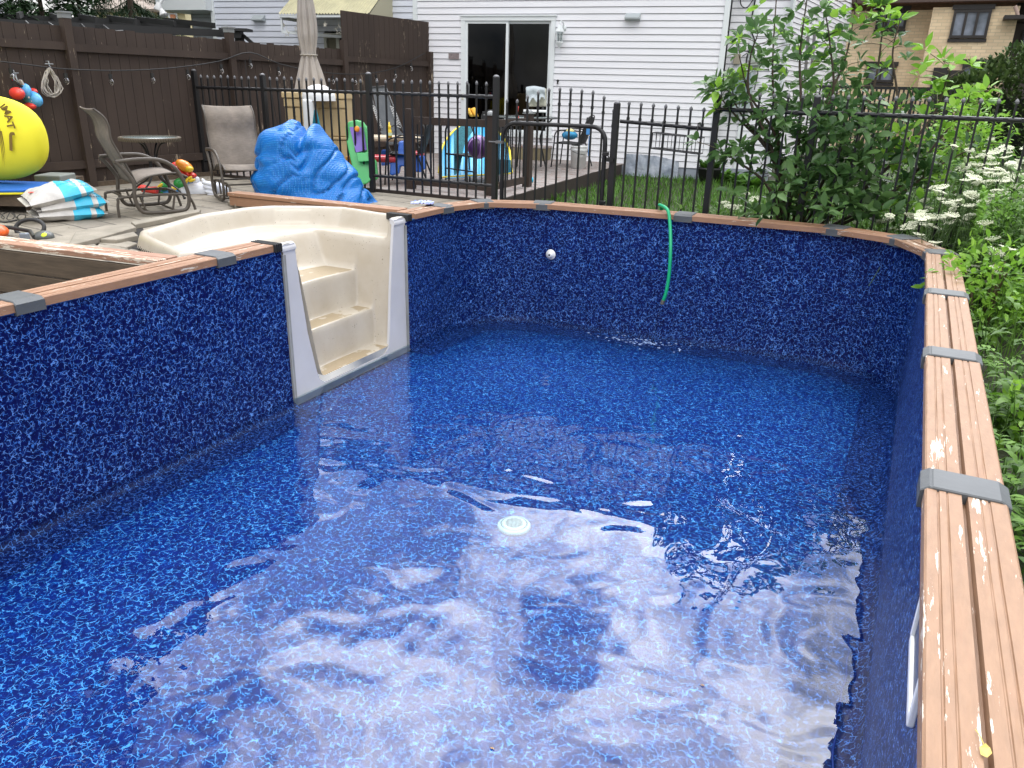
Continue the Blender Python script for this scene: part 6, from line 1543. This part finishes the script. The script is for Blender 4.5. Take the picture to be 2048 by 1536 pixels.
def cedar(x, y, h, r, label, n, zb=-.3, name='cedar_tree'):
    e = empty(name, (x, y, zb)); tag(e, label, 'tree', None); mb = MB(); mb.cyl((0, 0, 0), (0, 0, h*.9), .09, .02, 8); mb.build('trunk', m_bark, e); mb = MB()
    for k in range(n):
        t = random.random()**.8; z = h*t; a = random.uniform(0, 6.28); rr = r*(1-t*.75)*(1+.25*mn.noise(Vector((math.cos(a)*2, math.sin(a)*2, z*1.4))))*random.uniform(.75, 1.05)
        d = Vector((math.cos(a), math.sin(a), random.uniform(.1, .7))); leaf(mb, Vector((rr*math.cos(a), rr*math.sin(a), z)), d+rv(.3), .17, .05, droop=.4)
    mb.build('crown', m_con, e); return e
for px, d, h, r, lb in ((-10, 15.5, 4.4, 1.3, 'dark cedar at the top left corner behind the brown fence'), (90, 16.5, 4.8, 1.5, 'dense dark cedar behind the black pergola'), (165, 17.5, 4.3, 1.1, 'slimmer dark cedar right of the dense one')):
    p = dp(px, 60, d); cedar(p.x, p.y, h, r, lb, 5200)
# drooping spruce boughs
p = dp(262, 20, 19); e = empty('spruce_tree', (p.x, p.y, -.3)); tag(e, 'spruce with drooping open boughs left of the grey recessed wall', 'tree'); mb = MB(); mb.cyl((0, 0, 0), (0, 0, 5.6), .12, .03, 8); mb.build('trunk', m_bark, e); mb = MB()
for k in range(42):
    a = random.uniform(0, 6.28); z = random.uniform(1.9, 5.2); L_ = (5.8-z)*.42*random.uniform(.8, 1.3); d = Vector((math.cos(a), math.sin(a), -.15))
    C = [Vector((0, 0, z))+d*(L_*t)+Vector((0, 0, -.25*L_*math.sin(t*2.2))) for t in [q/9 for q in range(10)]]; mb.tube(C, .012, 4, caps=False)
    for q in C[2:]:
        for r_ in range(16): leaf(mb, q+rv(.03), (d*.5+rv(.7)+Vector((0, 0, -.35))).normalized(), .15, .02, droop=.3)
mb.build('crown', m_con, e)
# ---- hedge on the right, beyond the gardens
def hedge(label, x0_, x1_, y0_, y1_, z1_, n, m, zb=-.4, ll=.13):
    e = empty('hedge', ((x0_+x1_)/2, (y0_+y1_)/2, zb)); tag(e, label, 'hedge'); mb = MB(); c = Vector(e.location)
    for k in range(n):
        t = random.random(); x = lerp(x0_, x1_, t); a = random.uniform(-.2, math.pi+.1); nz_ = 1+.16*mn.noise(Vector((x*.9, a*1.5, 0)))+.06*mn.noise(Vector((x*4, a*5, 3)))
        y = (y0_+y1_)/2-math.cos(a)*(y1_-y0_)/2*nz_; zt = z1_*(ss(0, .2, t)*.28+.72)*(.93+.07*math.sin(t*9)); z = zb+(zt-zb)*(max(0, math.sin(a))**.45)*nz_*random.uniform(.9, 1)
        if random.random() < .3: z = random.uniform(zb, z)
        d = Vector((rv(.3).x, -math.cos(a), abs(math.sin(a))+.1)); leaf(mb, Vector((x, y, z))-c, d+rv(.35), ll*random.uniform(.7, 1.3), ll*.35, droop=.3)
    mb.build('foliage', m, e)
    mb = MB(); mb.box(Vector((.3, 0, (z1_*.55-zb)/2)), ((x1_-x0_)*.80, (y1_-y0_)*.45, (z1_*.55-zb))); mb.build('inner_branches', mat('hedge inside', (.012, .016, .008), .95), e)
m_hed = leaf_mat('hedge leaf', (.030, .065, .018), (.10, .15, .04), .7, .15)
hx = dp(1868, 200, 21); hedge('big dark rounded evergreen hedge at the right in front of the brick house', hx.x, hx.x+9, hx.y-1.2, hx.y+1.8, 2.35, 15000, m_hed, ll=.22)
# hostas and pot by the wall
def hosta(x, y, n, l, label, name='garden_plant'):
    e = empty(name, (x, y, LAWN)); tag(e, label, 'plant'); mb = MB()
    for k in range(n): a = random.uniform(0, 6.28); t = random.uniform(.5, 1.5); leaf(mb, Vector((rv(.05).x, rv(.05).y, .02)), Vector((math.cos(a), math.sin(a), t)), l*random.uniform(.7, 1.2), l*.17, droop=.35)
    mb.build('leaves', m_grass, e); return e
for px, py, d, lb in ((1418, 352, 13.9, 'strappy green plant in the black pot by the white wall'), (1452, 345, 14.0, 'strappy plant just right of the black pot'), (1482, 348, 13.6, 'broad clump of strappy leaves below the meter box'), (1508, 350, 13.2, 'strappy plant at the right end of the bed by the wall')):
    p = dp(px, py, d); e = hosta(p.x, p.y, 60, .42, lb)
    if px == 1418: e.location.z = LAWN+.2
p = dp(1418, 352, 13.9); pe = empty('plant_pot', (p.x, p.y, LAWN)); tag(pe, 'black plastic pot on the grass near the corner of the white house', 'pot'); mb = MB(); mb.lathe([(0, 0), (.16, 0), (.21, .24), (.23, .25), (.23, .28), (.19, .28), (.18, .2), (0, .2)], n=20); mb.build('body', m_blk, pe)
# plant in the near-left bed
e = empty('garden_plant', (-5.25, 2.95, -.62)); tag(e, 'yellow-green leaf tips poking up behind the near left coping', 'plant'); mb = MB()
for px, py, l in ((135, 572, .16), (92, 578, .10), (78, 580, .09), (110, 585, .12)):
    q = az_(px, py, -.02)-Vector(e.location); leaf(mb, q-Vector((.02, .0, l*.6)), Vector((.5, .25, 1)), l, l*.35, nrm=Vector((.4, -.9, .2)))
mb.tube([(0, 0, 0), (.1, .05, .4)], .006, 5); mb.build('leaves', m_leafy, e)
# dry scrub under the neighbour side of the fence: pinwheel and small coloured ornaments
pw = empty('garden_pinwheel', dp(1607, 388, 8.0)); tag(pw, 'small red and yellow pinwheel on a stick below the sapling', 'pinwheel')
for nm, m, k0 in (('yellow_blade', v_yel, 0), ('red_blade', v_red, 1)):
    mb = MB()
    for k in range(k0, 8, 2):
        a = R(45*k); b = R(45*k+50); mb.add([Vector(), LR*.055*math.cos(a)+UPV*.055*math.sin(a), LR*.045*math.cos(b)+UPV*.045*math.sin(b)-AW*.012], [(0, 1, 2)])
    mb.build(nm, m, pw)
mb = MB(); mb.tube([(0, 0, 0), (0, 0, -.65)], .004, 5); mb.build('stick', m_twig, pw)
p = dp(1663, 412, 8.05); mb = MB(); mb.box((0, 0, 0), (.05, .004, .05), ax=Matrix.Rotation(R(20), 3, 'Y')); mb.tube([(0, 0, -.02), (0, 0, -.5)], .004, 5); o = mb.build('plant_marker', mat('marker yellow', (.6, .52, .12), .6)); o.location = p; tag(o, 'small pale yellow plant marker near the foot of the sapling', 'marker')
# ================================================================= FAR BUILDINGS
def brick_mat():
    g = NG('yellow brick'); b = g.n('TexBrick'); b.inputs['Scale'].default_value = 1; b.inputs['Brick Width'].default_value = .26; b.inputs['Row Height'].default_value = .09; b.inputs['Mortar Size'].default_value = .008
    b.inputs['Color1'].default_value = (.76, .60, .39, 1); b.inputs['Color2'].default_value = (.60, .45, .28, 1); b.inputs['Mortar'].default_value = (.52, .43, .29, 1); b.inputs['Bias'].default_value = -.2
    sp_ = g.n('SeparateXYZ'); g.l(g.co.outputs['Object'], sp_.inputs[0]); cb = g.n('CombineXYZ'); g.l(g.math('ADD', sp_.outputs[0], sp_.outputs[1]), cb.inputs[0]); g.l(sp_.outputs[2], cb.inputs[1]); g.l(cb.outputs[0], b.inputs['Vector'])
    g.set(g.mix(g.rng(g.noise(g.mapping(), .8, 4), .3, .7, 0, .25), b.outputs['Color'], (.60, .45, .27)), .85); return g.m
m_brk = brick_mat(); m_shin = mat('red shingles', (.16, .075, .05), .9, var=.35, vscale=7, stretch=(1, 1, 4)); m_dtr = mat('dark trim', (.022, .018, .016), .6); m_win_sheen = mat('far glass painted sheen', (.24, .27, .33), .12, vscale=2.5, c2=(.08, .10, .12)); m_blind = mat('blind', (.55, .57, .6), .7, stretch=(.1, .1, 14), c2=(.35, .38, .42), vscale=1)  # far window panes carry their reflections as painted grey tones
bh = empty('brick_house', (0, 28, -.5)); tag(bh, 'two-storey yellow brick house with dark windows and reddish shingle roof at top right', 'house')
def Y(px, py, y=28): return ay(px, py, y)
def fbx(mb, px0, py0, px1, py1, y, th): a = Y(px0, py0, y); b = Y(px1, py1, y); return mb.box(((a.x+b.x)/2, y+th/2, (a.z+b.z)/2), (abs(b.x-a.x), th, abs(a.z-b.z)))
cxr = Y(1862, 40).x; rxr = Y(2030, 60, 28).x; ztop = Y(1950, 2).z; lft = Y(1700, 30, 28.8).x
mb = MB(); mb.box(((cxr+rxr)/2, 29.5, (ztop-.5)/2-.2), (rxr-cxr, 3, ztop+.6)); mb.box(((lft+cxr)/2, 30.2, (ztop-.5)/2-.2), (cxr-lft, 3, ztop+.6)); bsh(mb.build('brick_wall', m_brk, bh), bh)
mb = MB(); mb.box((rxr+2.6, 30.8, 1.3), (5.2, 3, ztop+1.4)); bsh(mb.build('plank_wall', mat('dark planks', (.055, .045, .042), .8, c2=(.10, .085, .08), vscale=2, stretch=(6, 6, .6)), bh), bh)
mb = MB(); mb.box((lft-1.2, 30.6, 1.3), (2.4, 3, ztop+.4)); bsh(mb.build('side_wall', mat('dark brown wall', (.07, .03, .025), .8), bh), bh)
mb = MB(); a = Y(1640, 10).x-1.5; b = rxr+6
mb.add([(a, 27.85, ztop+.02), (b, 27.85, ztop+.02), (b, 32, ztop+1.9), (a, 32, ztop+1.9), (a, 37, ztop), (b, 37, ztop)], [(0, 1, 2, 3), (3, 2, 5, 4)]); bsh(solid(mb.build('roof', m_shin, bh), .14), bh)
mb = MB(); mb.box(((a+rxr)/2+.1, 27.82, ztop+.03), (rxr-a+.4, .1, .10)); bsh(mb.build('gutter', mat('gutter', (.07, .045, .035), .5), bh), bh)
def window(par, px0, py0, px1, py1, y, panes=3, lintel=True):
    a = Y(px0, py0, y); b = Y(px1, py1, y); w_, h_ = abs(b.x-a.x), abs(a.z-b.z); cx, cz = (a.x+b.x)/2, (a.z+b.z)/2; f = .07
    mb = MB(); 
    for q in (0, h_-f): mb.box((cx, y-.03, cz-h_/2+f/2+q), (w_, .09, f))
    for k in range(panes+1): mb.box((cx-w_/2+f/2+k*(w_-f)/panes, y-.03, cz), (f, .09, h_-2*f-.004))
    if lintel: mb.box((cx, y-.03, cz+h_/2+.07), (w_+.12, .1, .12)); mb.box((cx, y-.01, cz-h_/2-.06), (w_+.04, .06, .09))
    wn = bsh(mb.build('window', m_dtr, par), par)
    mb = MB(); mb.box((cx, y-.012, cz), (w_-.02, .006, h_-.02)); p = mb.build('pane', m_win_sheen, wn)
    mb = MB(); mb.box((cx, y+.001, cz), (w_-.02, .008, h_-.02)); mb.build('blind', m_blind, wn)
window(bh, 1909, 20, 1972, 76, 27.99); window(bh, 1756, 22, 1810, 58, 28.69); window(bh, 1736, 132, 1786, 165, 28.69, 2); window(bh, 1926, 128, 1971, 160, 27.99, 1); window(bh, 1655, 55, 1690, 75, 29.09, 2, False); window(bh, 2046, 60, 2090, 100, 29.28, 1, False)
mb = MB(); fbx(mb, 1868, 135, 1882, 200, 27.9, .08); fbx(mb, 1882, 140, 1912, 200, 27.95, .03); bsh(mb.build('door', m_dtr, bh), bh)
mb = MB(); fbx(mb, 2010, 30, 2062, 37, 27.4, 1.6); bsh(mb.build('porch_roof', m_dtr, bh), bh)
mb = MB(); mb.tube([Y(2030, 12, 27.6), Y(2034, 24, 27.6), Y(2036, 34, 27.6)], .05, 8); bsh(mb.build('downspout', mat('copper pipe', (.35, .25, .2), .5), bh), bh)
# white side-on house
sh = empty('white_house', (-2.5, 20, -.4)); tag(sh, 'bright white sided wall seen edge-on behind the sapling, right of the main house', 'house')
SD = Vector((math.sin(R(4)), math.cos(R(4)), 0)); S0 = dp(1541, 60, 16.4); S0.z = 0; SNr = Vector((SD.y, -SD.x, 0))
m_sid3 = siding_mat('bright siding', (.80, .80, .82))
bsh(siding(sh, S0, SD, SNr, 9.5, -.4, 5.5, m=m_sid3, name='siding_wall'), sh)
mb = MB(); mb.box(S0+UPV*2.55, (.10, .10, 5.9)); bsh(mb.build('corner_trim', m_trim, sh), sh)
# black stair railing in front of it
st_r = empty('stair_railing', dp(1580, 150, 15.2)); tag(st_r, 'black railing posts with white slats in front of the bright white wall', 'railing')
for px, y0_, y1_ in ((1548, 45, 180), (1570, 75, 180), (1617, 62, 170), (1629, 66, 170)):
    mb = MB(); a = dp(px, y0_, 15.2); b = dp(px-8, y1_, 15.2); mb.bar(a, b, .05, .05); bsh(mb.build('post', m_iron, st_r), st_r)
# second black fence far behind
ff = empty('metal_fence', (-1.5, 16, -.4)); tag(ff, 'far black picket fence beyond the sapling in front of the brick house', 'fence'); FF = 15.8
xa, xb = ay(1625, 170, FF).x, ay(1960, 185, FF).x; zr = ay(1700, 172, FF).z
for k in range(38):
    x = lerp(xa, xb, k/37); mb = MB(); mb.box((x, FF, (zr-.6)/2), (.03, .03, zr+.6)); bsh(mb.build('picket', m_iron, ff), ff)
for z in (zr, zr-.28): mb = MB(); mb.box(((xa+xb)/2, FF, z-.02), (xb-xa, .05, .05)); bsh(mb.build('rail', m_iron, ff), ff)
# pergola beyond the brown fence
pg = empty('pergola', (-13.3, 8.5, -.3)); tag(pg, 'black timber pergola roof edge showing above the brown fence', 'pergola')
mb = MB(); a = dp(-60, 43, 13.2); b = dp(470, 68, 15.8); mb.bar(a, b, .10, .13); bsh(mb.build('beam', m_blk, pg), pg)
mb = MB(); a = dp(-60, 35, 15.0); b = dp(380, 52, 17.0); mb.bar(a, b, .1, .16); bsh(mb.build('beam', m_blk, pg), pg)
for k in range(7):
    mb = MB(); t = k/6; p = dp(lerp(-40, 430, t), lerp(40, 62, t), lerp(13.3, 15.7, t)); q = dp(lerp(-10, 330, t), lerp(37, 50, t), lerp(15, 17, t)); mb.bar(p+UPV*.1, q+UPV*.1, .05, .10); bsh(mb.build('rafter', m_blk, pg), pg)
for px, py, d in ((200, 50, 13.9), (478, 66, 15.5), (90, 44, 13.4)):
    mb = MB(); p = dp(px, py, d); mb.box((p.x, p.y, (p.z-.3)/2), (.13, .13, p.z+.3)); mb.bar(p+LR*.05-UPV*.02, p+LR*.4+UPV*.0-UPV*.3, .06, .06); mb.bar((p.x, p.y, p.z-.4), p-LR*.35, .05, .05); bsh(mb.build('post', m_blk, pg), pg)
mb = MB(); a = dp(472, 60, 15.4); mb.box(a, (.55, .4, .05), ax=MC); mb.box(a-UPV*.09, (.22, .2, .12), ax=MC); bsh(mb.build('beam_end', m_blk, pg), pg)
mb = MB(); rows = []
for i in range(20): t = i/19; rows.append([dp(lerp(140, 352, t), lerp(58, 64, t)+j*lerp(3, 4.5, t)+1.2*math.sin(t*20+j), lerp(13.9, 15.2, t)+j*.1) for j in range(4)])
mb.sheet(rows); tag(solid(mb.build('tarpaulin', mat('white tarp', (.42, .42, .42), .5, bump=.5, bscale=9, bdist=.03)), .01), 'rolled pale tarpaulin lying along the pergola above the brown fence', 'tarpaulin')
# cream house in the distance, left
ch_ = empty('cream_house', dp(290, 40, 30)); tag(ch_, 'distant cream-walled house with pale roof behind the spruce', 'house')
def cb_(mb, px0, py0, px1, py1, d, th): a = dp(px0, py0, d); b = dp(px1, py1, d); c = (a+b)/2; return mb.box(c+AW*(th/2), (abs((b-a).dot(LR)), th, abs(a.z-b.z)), ax=MC)
mb = MB(); cb_(mb, 195, 20, 372, 75, 30, 3); bsh(mb.build('wall', mat('cream render', (.55, .48, .27), .8), ch_), ch_)
mb = MB(); a, b = dp(185, 21, 29.6), dp(372, 21, 29.6); mb.add([a, b, b+AW*4+UPV*2.0, a+AW*4+UPV*2.0], [(0, 1, 2, 3)]); bsh(solid(mb.build('roof', mat('pale tiles', (.36, .31, .26), .8, stretch=(1, 1, 8), vscale=3, c2=(.2, .15, .12)), ch_), .12), ch_)
mb = MB(); cb_(mb, 318, 20, 324, 75, 29.9, .1); cb_(mb, 200, 20, 372, 24, 29.9, .1); bsh(mb.build('dark_timber', m_dtr, ch_), ch_)
mb = MB(); cb_(mb, 337, 26, 354, 50, 29.85, .1); w1 = bsh(mb.build('window', m_trim, ch_), ch_); mb = MB(); cb_(mb, 341, 29, 351, 47, 29.8, .04); mb.build('pane', mat('orange blind', (.35, .13, .05), .6), w1)
mb = MB(); cb_(mb, 284, 28, 296, 50, 29.85, .1); bsh(mb.build('window', m_trim, ch_), ch_)
# floodlights under the overhang
fo = empty('floodlight', dp(320, 14, 16)); tag(fo, 'twin white floodlight fitting under the overhang, top left', 'outdoor lamp')
for px, py, rx_ in ((317, 12, 20), (325, 25, -30)):
    mb = MB(); mb.lathe([(.02, .08), (.04, .06), (.085, -.05), (.09, -.07), (.0, -.06)], dp(px, py, 16), 14, Matrix.Rotation(R(rx_), 3, 'Y')); bsh(mb.build('lamp_head', m_whitepl, fo), fo)
mb = MB(); mb.tube([dp(330, -10, 16), dp(322, 4, 16), dp(317, 10, 16)], .03, 8); bsh(mb.build('bracket', m_whitepl, fo), fo)
# far tree line closing the horizon
tl = MB()
for k in range(9000):
    a = R(random.uniform(-75, 40)); r = random.uniform(50, 62); x, y = r*math.sin(a), r*math.cos(a); h = 4.2+2.4*mn.noise(Vector((a*9, 0, 1)))+1.2*mn.noise(Vector((a*31, 2, 1)))
    leaf(tl, Vector((x, y, random.uniform(-.5, 1)*0+h*random.random()**.6)), rv(1), 1.0, .7)
tag(tl.build('distant_trees', m_dark), kind='stuff')
